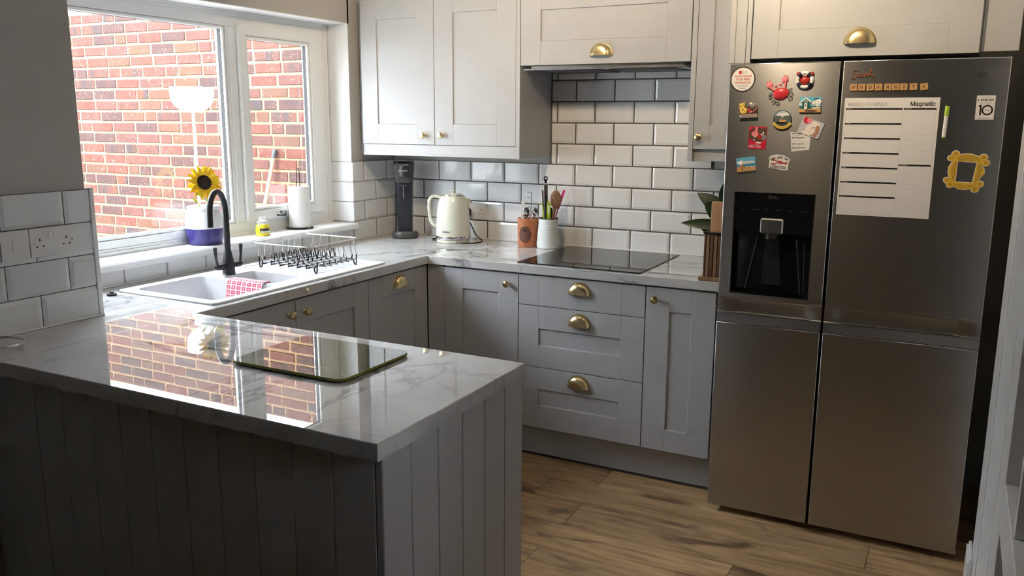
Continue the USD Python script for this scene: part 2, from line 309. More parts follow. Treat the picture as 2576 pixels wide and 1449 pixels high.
# right wall, door casing, panelled door, skirting, far wall with its window
wr = S('wall_right')
obj('plaster', [cbox(3.06, 3.3, -.96, .14, -.1, 2.45, 0), cbox(2.992, 3.3, -1.812, -.962, -.1, 2.45, 0), cbox(2.985, 3.3, -2.80, -1.813, 2.0, 2.45, 0)], 'white_paint', wr)
obj('plaster', [cbox(3.28, 3.5, -2.80, -1.7, -.1, 2.45, 0), cbox(3.09, 3.5, -3.02, -2.80, -.1, 1.25, 0), cbox(3.09, 3.5, -3.02, -2.80, 1.80, 2.45, 0), cbox(3.09, 3.5, -6.45, -3.02, -.1, 2.45, 0)], 'dining_paint', wr)
ca = S('trim_2')
for y0, y1, x in ((-1.205, -.955, 2.982), (-1.550, -1.211, 2.985), (-1.652, -1.556, 2.983), (-1.808, -1.658, 2.985)): obj('architrave_board', cbox(x, 2.993, y0, y1, 0, 2.30, .0015), 'white_gloss', ca)
bs = S('baseboard_right'); obj('skirting', [cbox(2.966, 2.9815, -1.05, -.90, 0.001, .155, .002), cbox(2.972, 2.9815, -1.05, -.90, .1555, .168, .002)], 'white_gloss', bs)
w2 = S('window_2'); obj('frame', yzext_(sbox(-3.02, 1.25, -2.80, 1.80).difference(sbox(-2.985, 1.285, -2.835, 1.765)), 3.28, 3.34), 'upvc', w2); obj('pane', cbox(3.30, 3.304, -2.99, -2.83, 1.28, 1.77, 0), 'pane_glass', w2)
pm('back_board', (.20, .165, .13), .6)
t = thing('shelf_unit', 'tall white open shelf unit at the right edge of the picture', 'shelf unit', (3.12, -2.25, 0))
for y in (-1.842, -2.76): obj('side_panel', cbox(2.985, 3.262, y, y + .026, .001, 1.98, .0015), 'white_gloss', t)
obj('divider', cbox(2.990, 3.262, -2.136, -2.118, .7485, 1.2995, .0015), 'white_gloss', t)
obj('back_panel', cbox(3.263, 3.272, -2.76, -1.816, .05, 1.96, 0), 'back_board', t)
for z0, z1 in ((.275, .30), (.628, .748), (1.30, 1.325), (1.955, 1.98)): obj('shelf', cbox(2.986, 3.262, -2.733, -1.8165, z0, z1, .0015), 'white_gloss', t)
wf = S('wall_front')
obj('plaster', [cbox(.30, 3.3, -6.55, -6.4, -.1, 2.45, 0)], 'dining_paint', wf)
# window: white plastic frame, fixed pane, opening sash
w1 = S('window_1')
FX0, FX1 = -.215, -.148
def yzext(poly, x0, x1): return tf(ext(poly, x1 - x0), LEFT(x0))
full = sbox(WY0, WZ0, WY1, WZ1)
obj('frame', [yzext(full.difference(sbox(-2.05, 1.075, -1.072, 1.965)).difference(sbox(-1.0, 1.075, -.482, 1.965)).difference(sbox(-1.072, 1.075, -1.0, 1.965)), FX0, FX1),
    yzext(full.difference(full.buffer(-.016, join_style=2)), FX1 - .001, FX1 + .009), yzext(full.difference(full.buffer(-.026, join_style=2)), FX1 - .001, FX1 + .004)], 'upvc', w1)
obj('mullion', [cbox(FX0, FX1, -1.0718, -1.0002, 1.0752, 1.9648, .001), cbox(FX1 - .001, FX1 + .004, -1.058, -1.016, 1.08, 1.96, .002)], 'upvc', w1)
def bead(y0, y1, z0, z1, x, w=.016, d=.014):
    return [cbox(x - d, x, y0, y1, z0, z0 + w, .004), cbox(x - d, x, y0, y1, z1 - w, z1, .004), cbox(x - d, x, y0, y0 + w, z0 + w - .004, z1 - w + .004, .004), cbox(x - d, x, y1 - w, y1, z0 + w - .004, z1 - w + .004, .004)]
obj('glazing_bead', bead(-2.0495, -1.0725, 1.0755, 1.9645, FX1 - .003), 'upvc', w1)
def seal(y0, y1, z0, z1, x): return [cbox(x - .02, x, y0, y1, z0, z0 + .003, 0), cbox(x - .02, x, y0, y1, z1 - .003, z1, 0), cbox(x - .02, x, y0, y0 + .003, z0, z1, 0), cbox(x - .02, x, y1 - .003, y1, z0, z1, 0)]
obj('gasket', seal(-2.037, -1.085, 1.088, 1.952, -.163), 'gasket', w1)
obj('pane', cbox(-.188, -.184, -2.05, -1.072, 1.075, 1.965, 0), 'pane_glass', w1)
SX0, SX1 = -.185, -.128
sa = obj('sash', [yzext(sbox(-1.012, 1.078, -.478, 1.975).difference(sbox(-.968, 1.125, -.53, 1.93)), SX0, SX1 - .003), yzext(sbox(-1.009, 1.081, -.481, 1.972).difference(sbox(-.971, 1.122, -.527, 1.933)), SX1 - .0032, SX1)], 'upvc', w1)
obj('glazing_bead', bead(-.9675, -.5305, 1.1255, 1.9295, SX1 - .006), 'upvc', sa)
obj('gasket', seal(-.955, -.543, 1.138, 1.917, -.145), 'gasket', sa)
obj('pane', cbox(-.172, -.168, -.969, -.529, 1.124, 1.931, 0), 'pane_glass', sa)
obj('handle', [cbox(-.128, -.118, -.80, -.76, 1.083, 1.112, .004), tube(bez((-.115, -.78, 1.098), (-.110, -.79, 1.098), (-.109, -.815, 1.096), (-.110, -.835, 1.094)), .0065, 8)], 'mid_metal', sa)
SZ = 1.016
obj('sill', [cbox(-.215, .028, -2.19, -.376, .990, SZ, .007), cbox(.004, .027, -2.19, -.376, .985, 1.0, .005)], 'white_gloss', w1)

# ------------------------------------------------------------------ outside: brick wall, paving, lamp, broom
BY, BT, BP = .15, 2.27, .0745
wo = S('wall_outside')
obj('mortar_bed', cbox(-7.5, -.30, BY + .006, BY + .22, -.2, BT, 0), 'mortar', wo)
bm = ['brick_red', 'brick_rose', 'brick_plum', 'brick_banded', 'brick_orange']
loose, k = [], 0
for c in range(30):
    z1 = BT - .004 - c * BP; z0 = z1 - .0600
    x = -7.4 + nrng.uniform(0, .2)
    while x < -.36:
        ln = .1045 if nrng.random() < .22 else .2125
        x1 = min(x + ln, -.345)
        if x1 - x > .04:
            j = nrng.uniform(-.0022, .0022, 6)
            near = x1 > -3.05 and x < -.5 and z1 > .62
            q = cbox(x + j[0], x1 + j[1], BY + .001 + j[2], BY + .08, z0 + j[3], z1 + j[4], .004)
            if near and k < 292: obj('brick', q, bm[nrng.choice(5, p=[.26, .24, .24, .16, .10])], wo); k += 1
            else: loose.append(q)
        x = x1 + .0145
obj('brickwork', loose, 'brick_rose', wo, kind='stuff')
go = S('ground_outside'); obj('paving', cbox(-30, -.3, -30, .15, -.25, -.12, 0), 'paving', go); 
obj('paving', cbox(-.3, 30, -30, -6.56, -.25, -.12, 0), 'paving', go)
pm('render_grey', (.60, .59, .57), .9)
wg = S('wall_neighbour'); obj('render', cbox(-6.2, -5.6, -14, .14, -.2, 4.2, 0), 'render_grey', wg)
LX, LY = -1.345, -.2
pm('lamp_white', (.86, .86, .85), .35)
lt = thing('floor_lamp', 'white floor lamp with a bowl shade standing outside in front of the brick wall', 'lamp', (LX, LY, -.12))
obj('base', lathe([(0, -.12), (.13, -.12), (.13, -.105), (.05, -.09), (0, -.09)], 32, (LX, LY, 0)), 'lamp_white', lt, smooth=40)
obj('pole', cyl(.0095, -.10, 1.605, (LX, LY), 16), 'lamp_white', lt, smooth=40)
obj('shade', lathe([(0, 1.603), (.060, 1.603), (.078, 1.608), (.104, 1.629), (.122, 1.660), (.1295, 1.70), (.1275, 1.741), (.123, 1.741), (.1245, 1.70), (.117, 1.664), (.10, 1.636), (.07, 1.614), (0, 1.610)], 40, (LX, LY, 0)), 'lamp_white', lt, smooth=40)
b0, b1 = np.array([-1.165, -.20, -.12]), np.array([-1.015, .135, 1.365]); bd = (b1 - b0) / np.linalg.norm(b1 - b0)
br = thing('broom', 'wooden broom handle with a grey cap leaning on the brick wall outside the small pane', 'broom', tuple(b0))
noisy('broom_wood', (.42, .22, .14), (.50, .28, .18), 12, stretch=(8, 8, 1), rough=.6)
obj('handle', tube([b0 + bd * .1, b1 - bd * .04], .0125, 12), 'broom_wood', br, smooth=40)
obj('cap', tube([b1 - bd * .055, b1 - bd * .05, b1 - bd * .005, b1], [.013, .015, .015, .012], 12), 'dark_grey', br, smooth=40)
obj('head', cbox(-1.31, -1.03, -.25, -.18, -.12, -.02, .01), 'dark_grey', br)

# ------------------------------------------------------------------ kitchen units
def knob(M):
    """A brass mushroom knob standing on w = 0."""
    return tf(lathe([(0, 0), (.0085, 0), (.0085, .002), (.0055, .005), (.0055, .014), (.009, .017), (.0155, .019), (.0165, .024), (.0145, .029), (.008, .0315), (0, .032)], 28), M @ frame((0, 0, 0), (1, 0, 0), (0, 1, 0), (0, 0, 1)))
def cup(M, a=.052, b=.053, d=.027):
    """A half-dome cup handle; its mouth opens downwards."""
    nu, nv = 28, 10; out = []
    for s in (1.0, .93):
        g = []
        for i in range(nu + 1):
            for k in range(nv + 1):
                th, ph = PI * i / nu, PI / 2 * k / nv
                rr = math.cos(ph) ** .55
                g.append((-a * s * math.cos(th) * rr, b * s * math.sin(th) * rr, d * s * math.sin(ph) ** .8 + .0006))
        out.append(np.array(g))
    V = np.vstack(out); n = (nu + 1) * (nv + 1); F = []
    id = lambda i, k, o: o * n + i * (nv + 1) + k
    for i in range(nu):
        for k in range(nv):
            q = [id(i, k, 0), id(i + 1, k, 0), id(i + 1, k + 1, 0), id(i, k + 1, 0)]; F += [(q[0], q[2], q[1]), (q[0], q[3], q[2])]
            q = [x + n for x in q]; F += [(q[0], q[1], q[2]), (q[0], q[2], q[3])]
    for k in range(nv):
        for i in (0, nu):
            q = [id(i, k, 0), id(i, k + 1, 0), id(i, k + 1, 1), id(i, k, 1)]; F += [(q[0], q[1], q[2]), (q[0], q[2], q[3]), (q[0], q[2], q[1]), (q[0], q[3], q[2])][:4]
    rim = [(-a * 1.05, 0), (a * 1.05, 0)]
    m = trimesh.Trimesh(V, F, process=False)
    fl = ext(unary_union([affinity.scale(Point(0, 0).buffer(1, quad_segs=24), a * 1.06, b * 1.06).intersection(sbox(-1, 0, 1, 1)).difference(affinity.scale(Point(0, 0).buffer(1, quad_segs=24), a * .95, b * .95))]), .0014)
    return tf([m, fl], M)
def shaker(parent, name, M, u0, u1, v0, v1, inner, handle=None, th=.020, rec=.0065):
    """A shaker front, w = 0 at its face: panel as the part, stiles, rails and handle its sub-parts."""
    a, b, c, d = inner
    B = lambda *q, ch=.0009: tf(cbox(*q, ch), M)
    if c is None:                                   # slab front: the middle piece runs the full height
        p = obj(name, B(a, b, v0, v1, -th, 0), 'cabinet_paint', parent)
    else:
        p = obj(name, B(a - .004, b + .004, c - .004, d + .004, -th + .001, -rec, ch=0), 'cabinet_paint', parent)
        obj('rail', B(a, b, v0, c, -th, 0), 'cabinet_paint', p); obj('rail', B(a, b, d, v1, -th, 0), 'cabinet_paint', p)
        e = .0022
        mould = []
        for (s0, s1, t0, t1) in ((a, b, c, c), (a, b, d, d), (a, a, c, d), (b, b, c, d)):
            sg = lambda w, lo, hi: (w, w + e) if w == lo else (w - e, w)
            uu = (a, b) if s0 != s1 else sg(s0, a, b); vv = (c, d) if t0 != t1 else sg(t0, c, d)
            mould.append(B(*uu, *vv, -rec - .001, -rec * .45, ch=.001))
        obj('moulding', mould, 'cabinet_paint', p)
    obj('stile', B(u0, a, v0, v1, -th, 0), 'cabinet_paint', p); obj('stile', B(b, u1, v0, v1, -th, 0), 'cabinet_paint', p)
    if handle:
        kind, hu, hv = handle
        obj('knob' if kind == 'knob' else 'cup_handle', (knob if kind == 'knob' else cup)(M @ frame((hu, hv, 0), (1, 0, 0), (0, 1, 0), (0, 0, 1))), 'brass', p, smooth=35, label='brushed brass knob' if kind == 'knob' else 'brushed brass cup handle')
    return p
DY = .6186; MB = BACK(-DY); DZ0, DZ1 = .1626, .874
cabs = {}
def cab(label, loc, cat='cabinet', name='base_cabinet', group=None): return thing(name, label, cat, loc, group)
# base run on the back wall
t = cab('grey corner base unit with one narrow door and a filler post in the inner corner', (.85, -DY, DZ0))
obj('carcass', cbox(.617, 1.1055, -DY + .0215, -.012, .155, .882, 0), 'cabinet_paint', t)
obj('corner_post', cbox(.614, .7055, -DY + .004, -DY + .0213, DZ0, .878, .001), 'cabinet_paint', t)
shaker(t, 'door', MB, .709, 1.1035, DZ0, DZ1, (.81, 1.001, .262, .780), ('knob', 1.053, .826))
t = cab('grey base unit of three drawers with brass cup handles below the hob', (1.406, -DY, DZ0), cat='drawers', name='drawer_unit')
obj('carcass', cbox(1.107, 1.7065, -DY + .0215, -.012, .155, .882, 0), 'cabinet_paint', t)
shaker(t, 'drawer', MB, 1.107, 1.7045, .7385, DZ1, (1.208, 1.5995, None, None), ('cup', 1.406, .808))
shaker(t, 'drawer', MB, 1.107, 1.7045, .4525, .7355, (1.208, 1.5995, .5535, .633), ('cup', 1.408, .666))
shaker(t, 'drawer', MB, 1.107, 1.7045, DZ0, .4495, (1.208, 1.5995, .270, .3485), ('cup', 1.409, .385))
t = cab('narrow grey base unit with one tall panelled door between the drawers and the fridge', (1.86, -DY, DZ0))
obj('carcass', cbox(1.708, 2.004, -DY + .0215, -.012, .155, .882, 0), 'cabinet_paint', t)
shaker(t, 'door', MB, 1.7085, 2.003, DZ0, DZ1, (1.811, 1.9065, .258, .7765), ('knob', 1.752, .825))
t = thing('plinth', 'long grey kickboard set back under the base units beside the fridge', 'plinth', (1.3, -.54, 0))
obj('board', cbox(.56, 2.004, -.555, -.5387, .004, .154, .0008), 'cabinet_paint', t); obj('seal', cbox(.56, 2.004, -.557, -.552, .0005, .010, 0), 'dark_grey', t)
t = thing('plinth', 'grey kickboard set back under the sink units along the window wall', 'plinth', (.54, -1.3, 0))
obj('board', cbox(.53, .545, -1.998, -.56, .004, .154, .0008), 'cabinet_paint', t)
# base run on the window wall
MLR = LEFT(.612)
t = cab('grey two-door sink base unit under the white sink, a brass knob on each door', (.612, -1.535, DZ0))
obj('carcass', [cbox(.02, .5905, -1.999, -1.983, .155, .882, 0), cbox(.02, .5905, -1.094, -1.0775, .155, .882, 0), cbox(.02, .5905, -1.983, -1.094, .155, .17, 0), cbox(.58, .5905, -1.983, -1.094, .84, .882, 0)], 'cabinet_paint', t)
shaker(t, 'door', MLR, -1.997, -1.5365, DZ0, DZ1, (-1.898, -1.636, .262, .777), ('knob', -1.573, .822))
shaker(t, 'door', MLR, -1.5335, -1.0785, DZ0, DZ1, (-1.432, -1.177, .262, .777), ('knob', -1.488, .820))
t = cab('grey appliance door with one brass cup handle beside the sink unit', (.612, -.84, DZ0), cat='cabinet', name='appliance_cabinet')
obj('carcass', cbox(.02, .5905, -1.0755, -.622, .155, .882, 0), 'cabinet_paint', t)
shaker(t, 'door', MLR, -1.0755, -.6195, DZ0, DZ1, (-.972, -.724, .262, .778), ('cup', -.843, .808))
# peninsula
t = cab('grey boarded peninsula unit with tongue-and-groove cladding on its end and back', (1.2, -2.33, 0), name='peninsula_cabinet')
obj('carcass', cbox(.60, 1.818, -2.631, -2.02, .003, .8825, 0), 'cabinet_paint', t)
ys = [-2.651, -2.546, -2.438, -2.332, -2.224, -2.119, -2.016]
for a, b in zip(ys[:-1], ys[1:]): obj('board', cbox(1.8195, 1.838, a + .0008, b - .0008, .002, .883, .0022), 'cabinet_paint', t)
xs = np.linspace(1.8185, .592, 12)
for b, a in zip(xs[:-1], xs[1:]): obj('board', cbox(a + .0008, b - .0008, -2.651, -2.6325, .002, .883, .0011), 'cabinet_paint', t)
obj('filler', cbox(.381, .591, -2.60, -2.585, .002, .883, .001), 'cabinet_paint', t)
# wall units
WY = -.345; MW = BACK(WY); CT = 2.147
t = thing('wall_cabinet', 'two-door wall unit beside the window with small brass knobs and a light rail', 'cabinet', (.49, 0, 1.43))
obj('carcass', cbox(.03, .9445, WY + .0215, .008, 1.4305, 2.15, 0), 'cabinet_paint', t)
obj('filler', cbox(.002, .0295, WY + .045, WY + .06, 1.375, 2.15, .001), 'cabinet_paint', t)
shaker(t, 'door', MW, .048, .4885, 1.4315, CT, (.1445, .3895, 1.531, 2.0475), ('knob', .431, 1.478))
shaker(t, 'door', MW, .4915, .943, 1.4315, CT, (.597, .8395, 1.5335, 2.061), ('knob', .535, 1.480))
obj('light_rail', [cbox(.048, .9445, WY + .003, WY + .025, 1.3735, 1.4295, .0015), cbox(.048, .9445, WY - .001, WY + .025, 1.3735, 1.385, .0012)], 'cabinet_paint', t)
obj('end_panel', cbox(.945, .9665, WY - .002, .0025, 1.371, 2.15, .001), 'cabinet_paint', t)
t = thing('hood_cabinet', 'wide lift-up wall unit above the hob with one brass cup handle', 'cabinet', (1.37, 0, 1.80))
obj('carcass', cbox(.967, 1.7745, WY + .0215, .008, 1.8035, 2.15, 0), 'cabinet_paint', t)
shaker(t, 'door', MW, .9685, 1.7735, 1.8035, CT, (1.0695, 1.6655, 1.909, 2.0475), ('cup', 1.369, 1.838))
t = thing('extractor_hood', 'slim grey extractor hood built in under the wide unit above the hob', 'extractor hood', (1.37, -.18, 1.79))
obj('body', cbox(1.01, 1.735, -.318, -.012, 1.788, 1.8025, .002), 'steel_edge', t)
obj('visor', cbox(.99, 1.755, -.355, -.05, 1.781, 1.7875, .0015), 'wire_chrome', t)
obj('filter', [cbox(1.05 + .34 * k, 1.36 + .34 * k, -.30, -.08, 1.777, 1.781, .001) for k in range(2)], 'dark_grey', t)
t = thing('wall_cabinet', 'narrow wall unit with one brass knob between the hob and the fridge', 'cabinet', (1.9, 0, 1.43))
obj('carcass', cbox(1.8005, 2.03, WY + .0215, .008, 1.4365, 2.15, 0), 'cabinet_paint', t)
shaker(t, 'door', MW, 1.8015, 2.0, 1.4375, CT, (1.8685, 1.9335, 1.539, 2.0475), ('knob', 1.828, 1.488))
obj('light_rail', [cbox(1.8005, 1.995, WY + .020, WY + .038, 1.389, 1.4355, .0012), cbox(1.8005, 1.995, WY + .016, WY + .038, 1.386, 1.397, .001)], 'cabinet_paint', t)
obj('end_panel', cbox(1.7785, 1.80, WY - .002, .0025, 1.385, 2.15, .001), 'cabinet_paint', t)
OY = -.62; MO = BACK(OY)
t = thing('overfridge_cabinet', 'deep lift-up unit above the fridge with one brass cup handle and wide side fillers', 'cabinet', (2.45, 0, 1.79))
obj('carcass', cbox(2.085, 2.848, OY + .0215, -.002, 1.79, 2.15, 0), 'cabinet_paint', t)
shaker(t, 'door', MO, 2.087, 2.8445, 1.7865, 2.143, (2.1825, 2.7485, 1.888, 2.045), ('cup', 2.466, 1.829))
obj('side_panel', cbox(2.0025, 2.024, OY, -.002, 1.772, 2.416, .0012), 'cabinet_paint', t)
obj('filler', [cbox(2.0245, 2.0635, OY + .002, OY + .022, 1.772, 2.416, .001), cbox(2.0645, 2.0825, OY + .004, OY + .022, 1.772, 2.416, .001)], 'cabinet_paint', t)
obj('filler', cbox(2.8495, 2.962, OY + .018, OY + .036, 1.791, 2.416, .001), 'cabinet_paint', t)

# worktops
def rounded_slab(poly, z0, z1, e=.0022):
    rings = []
    parts = [mv(ext(poly.buffer(-e, join_style=2), z1 - z0), z=z0), mv(ext(poly, z1 - z0 - 2 * e), z=z0 + e)]
    # chamfer strip along the outer and inner edges
    for g in getattr(poly, 'geoms', [poly]):
        for ring in [g.exterior] + list(g.interiors):
            pass
    return parts
def slab(poly, z0, z1, e=.002):
    """Extrusion whose top edge is chamfered by e."""
    V, F = trimesh.creation.triangulate_polygon(poly.buffer(-e, join_style=2), engine='earcut')
    top = trimesh.Trimesh(np.c_[V, np.full(len(V), z1)], F, process=False)
    V2, F2 = trimesh.creation.triangulate_polygon(poly, engine='earcut')
    bot = trimesh.Trimesh(np.c_[V2, np.full(len(V2), z0)], np.asarray(F2)[:, ::-1], process=False)
    parts = [top, bot]; inner = poly.buffer(-e, join_style=2)
    def strip(A, za, Bq, zb):
        n = len(A); V = np.vstack([np.c_[A, np.full(n, za)], np.c_[Bq, np.full(n, zb)]]); F = []
        for i in range(n):
            j = (i + 1) % n; F += [(i, j, n + j), (i, n + j, n + i)]
        return trimesh.Trimesh(V, F, process=False)
    def near(ring, q):                               # match the vertices of the inset ring to those of the outline
        r = np.array(ring.coords)[:-1]; return np.array([r[np.argmin(np.hypot(*(r - p).T))] for p in q])
    rings = [(poly.exterior, inner.exterior)] + [(a, min(inner.interiors, key=lambda b: b.distance(a))) for a in poly.interiors]
    for a, b in rings:
        A = np.array(a.coords)[:-1]; Bn = near(b, A)
        parts += [strip(A, z0, A, z1 - e), strip(A, z1 - e, Bn, z1)]
    m = trimesh.util.concatenate(parts); m.merge_vertices(); m.fix_normals(); return m
SK = (.088, .590, -1.912, -.910)                       # sink outline
E1, E2, YB, XC, YD = .6238, .6305, -2.0243, 1.8503, -2.6813
Wp = Polygon([(.0025, -2.200), (.0025, -.0025), (2.0305, -.0025), (2.0305, -E2), (E1, -E2), (E1, YD), (.3815, YD), (.3815, -2.200)])
t = thing('worktop', 'white marble worktop running round the corner under the sink and the hob', 'worktop', (.6, -.6, H - TW))
obj('slab', slab(Wp.difference(sbox(SK[0] + .02, SK[2] + .02, SK[1] - .02, SK[3] - .02)), H - TW, H), 'marble', t)
obj('joint', [cbox(E1 - .0012, E1 - .0002, YD + .002, YB, H - .01, H + .0002, 0)], 'wire_chrome', t)
t = thing('worktop', 'white marble worktop of the peninsula in the foreground, under the glass board', 'worktop', (1.2, -2.35, H - TW))
obj('slab', slab(sbox(E1 + .0005, YD, XC, YB), H - TW, H), 'marble', t)
obj('sealant', [], 'white_gloss', t) if 0 else None
sl = S('trim_3'); obj('sealant', [cbox(.001, 2.0, -.006, -.001, H + .0003, H + .006, .0012), cbox(.001, .006, -2.19, -.006, H + .0003, H + .006, .0012), cbox(.379, .3845, YD, -2.185, H + .0003, H + .006, .0012)], 'white_gloss', sl)

# sink
t = thing('sink', 'white composite one-and-a-half bowl sink with a drainer below the window', 'sink', (.34, -1.41, H))
out = rrect(SK[0], SK[1], SK[2], SK[3], .02); Bm = rrect(.140, .545, -1.870, -1.560, .030, 8); Bh = rrect(.232, .500, -1.533, -1.368, .022, 8); Dr = rrect(.135, .548, -1.335, -.945, .03)
def bowl(poly, z1, depth, taper=.018, n=6):
    P = np.array(poly.exterior.coords)[:-1]
    if not poly.exterior.is_ccw: P = P[::-1]
    c = P.mean(0); rs = []
    for s, dz in ((0, 0), (.15, -.004), (.35, -depth * .5), (.6, -depth * .86), (.8, -depth * .96), (1.3, -depth)):
        q = c + (P - c) * (1 - taper * s / .15 * .35); rs.append(np.c_[q, np.full(len(q), z1 + dz)])
    m = loft(rs[::-1], True, False); m.invert(); return m
ZS = H + .0075
plate = out.difference(Bm.buffer(.001)).difference(Bh.buffer(.001)).difference(Dr)
obj('rim', [slab(plate, H + .0006, ZS, .003)], 'sink_composite', t)
obj('bowl', bowl(Bm.buffer(.0012), ZS, .19), 'sink_composite', t, smooth=40)
obj('half_bowl', bowl(Bh.buffer(.0012), ZS, .13), 'sink_composite', t, smooth=40)
obj('drainer', [cbox(.135, .548, -1.335, -.945, H + .0006, H + .0042, .001)] + [cbox(.17, .51, y - .004, y + .004, H + .004, H + .0058, .0015) for y in np.arange(-1.29, -.97, .045)], 'sink_composite', t)
obj('waste', [cyl(.042, H - .1835, H - .180, (.35, -1.715), 28, .001), cyl(.036, H - .1235, H - .120, (.36, -1.45), 28, .001)], 'chrome', t, smooth=40)
# the fridge ------------------------------------------------------------------
FY = -.7457; FX0_, FXC, FX1_ = 2.0395, 2.4285, 2.9408
t = fridge = thing('fridge', 'stainless steel double-door fridge freezer with a black water dispenser', 'fridge', (2.49, -.38, 0))
obj('cabinet', cbox(2.046, 2.936, -.685, -.03, .012, 1.752, .003), 'dark_grey', t)
obj('plinth_grille', cbox(2.06, 2.92, -.66, -.60, .001, .02, .001), 'black_matt', t)
MF = BACK(FY)
def door(name, u0, u1, v0, v1, hole=None, e=.004):
    """A steel door skin with softly rounded front edges."""
    P = sbox(u0, v0, u1, v1)
    R = [np.array(P.buffer(-k).exterior.coords)[:-1] for k in (0, 0, e * .3, e, )]
    W = [-.055, -e, -e * .3, 0]
    def order(q): c = q.mean(0); return q[np.argsort(np.arctan2(*(q - c).T[::-1]))]
    rings = [np.c_[order(r), np.full(len(r), w)] for r, w in zip(R, W)]
    m = loft(rings, True, hole is None)
    if hole is not None:
        V, F = trimesh.creation.triangulate_polygon(P.buffer(-e, join_style=2).difference(hole), engine='earcut')
        m = trimesh.util.concatenate([m, trimesh.Trimesh(np.c_[V, np.zeros(len(V))], F, process=False)])
    return obj(name, tf(m, MF), 'brushed_steel', t, smooth=50)
DP = sbox(2.0835, .909, 2.3715, 1.2955)
d1 = door('door', FX0_, FXC - .0045, .890, 1.7634, DP); d2 = door('door', FXC + .0045, FX1_, .890, 1.7634)
d3 = door('freezer_door', FX0_, FXC - .0045, .0294, .790); d4 = door('freezer_door', FXC + .0045, FX1_, .0294, .790)
for a, b in ((FX0_, FXC - .0045), (FXC + .0045, FX1_)):
    # hand grip: a hollow strip under each upper door, a lip above each lower one
    n = 5; pr = [(.889, -.0015), (.8875, -.010), (.884, -.0175), (.846, -.0185), (.834, -.0185), (.832, -.0015)]
    i0, i1 = (a + .05, b - .04) if a < 2.2 else (a + .04, b - .06)
    segs = []
    xs_ = [a, i0, i0 + .03, i1 - .03, i1, b]; sc = [.15, .15, 1, 1, .15, .15]
    rr = [np.array([(x, v, -.001 + (w + .0015) * s) for v, w in pr]) for x, s in zip(xs_, sc)]
    V = np.vstack(rr); F = []
    for i in range(len(rr) - 1):
        for k in range(n):
            q = (i * (n + 1) + k, i * (n + 1) + k + 1, (i + 1) * (n + 1) + k + 1, (i + 1) * (n + 1) + k); F += [(q[0], q[1], q[2]), (q[0], q[2], q[3])]
    obj('grip', tf([trimesh.Trimesh(V, F, process=False), cbox(a, b, .832, .889, -.055, -.03, 0)], MF), 'brushed_steel', t, smooth=30)
    obj('grip_lip', tf(hull([(x, z, w) for x in (a, b) for z, w in ((.7915, -.055), (.831, -.055), (.7915, -.0005), (.793, .0008), (.8295, -.0050), (.831, -.0075))]), MF), 'steel_satin', t)
# dispenser
dp = obj('dispenser', tf([cbox(2.0835, 2.3715, 1.147, 1.2955, -.012, -.002, .001)], MF), 'black_gloss', t)
obj('cavity', tf([cbox(2.0835, 2.3715, .909, 1.147, -.052, -.050, 0), cbox(2.0835, 2.0865, .909, 1.147, -.05, -.001, 0), cbox(2.3685, 2.3715, .909, 1.147, -.05, -.001, 0), cbox(2.0835, 2.3715, .909, .915, -.05, -.001, 0), cbox(2.0835, 2.3715, 1.1455, 1.1475, -.05, -.011, 0)], MF), 'black_gloss', dp)
obj('bezel', tf([ext(sbox(2.0835, .909, 2.3715, 1.2955).buffer(.0025).difference(sbox(2.0835, .909, 2.3715, 1.2955).buffer(-.0005)), .0012)], MF), 'steel_edge', dp)
obj('nozzle', tf([cbox(2.185, 2.268, 1.1455, 1.2025, -.01, .010, .005)], MF), 'steel_edge', dp)
obj('spout', tf(tf(cyl(.024, 0, .022, (0, 0), 24, .002), frame((2.226, 1.147, -.012), (1, 0, 0), (0, 0, -1), (0, -1, 0))), MF), 'black_plastic', dp, smooth=40)
obj('lever', tf([hull([(2.20, 1.12, -.03), (2.252, 1.12, -.03), (2.19, .945, -.046), (2.262, .945, -.046), (2.20, 1.12, -.035), (2.252, 1.12, -.035), (2.19, .945, -.05), (2.262, .945, -.05)])], MF), 'black_plastic', dp)
obj('side_rail', tf([tube([(2.316, 1.127, -.008), (2.341, .924, -.012)], .0022, 6), tube([(2.346, 1.117, -.006), (2.352, .926, -.008)], .0016, 6)], MF), 'steel_edge', dp)
obj('side_rail', tf([tube([(2.171, 1.131, -.03), (2.133, .923, -.03)], .0022, 6)], MF), 'dark_grey', dp)
pm('dim_print', (.22, .22, .22), .5)
obj('print', tf([mv(ext(Point(0, 0).buffer(.0065).difference(Point(0, 0).buffer(.005)), .0004), 2.214, 1.280, -.002), mv(text('LG', .006), 2.226, 1.279, -.002), cbox(2.226, 2.25, 1.275, 1.2762, -.002, -.0016, 0)] +
    [cbox(x - w, x + w, 1.2325, 1.2335, -.002, -.0016, 0) for x, w in ((2.121, .004), (2.166, .013), (2.205, .008), (2.247, .006), (2.288, .005), (2.335, .012))], MF), 'dim_print', dp)

RX = np.array([math.cos(YAW), math.sin(YAW), 0]); RZ = np.array([0, 0, 1.0]); RW = np.array([math.sin(YAW), -math.cos(YAW), 0])      # rightwards, up and towards the room

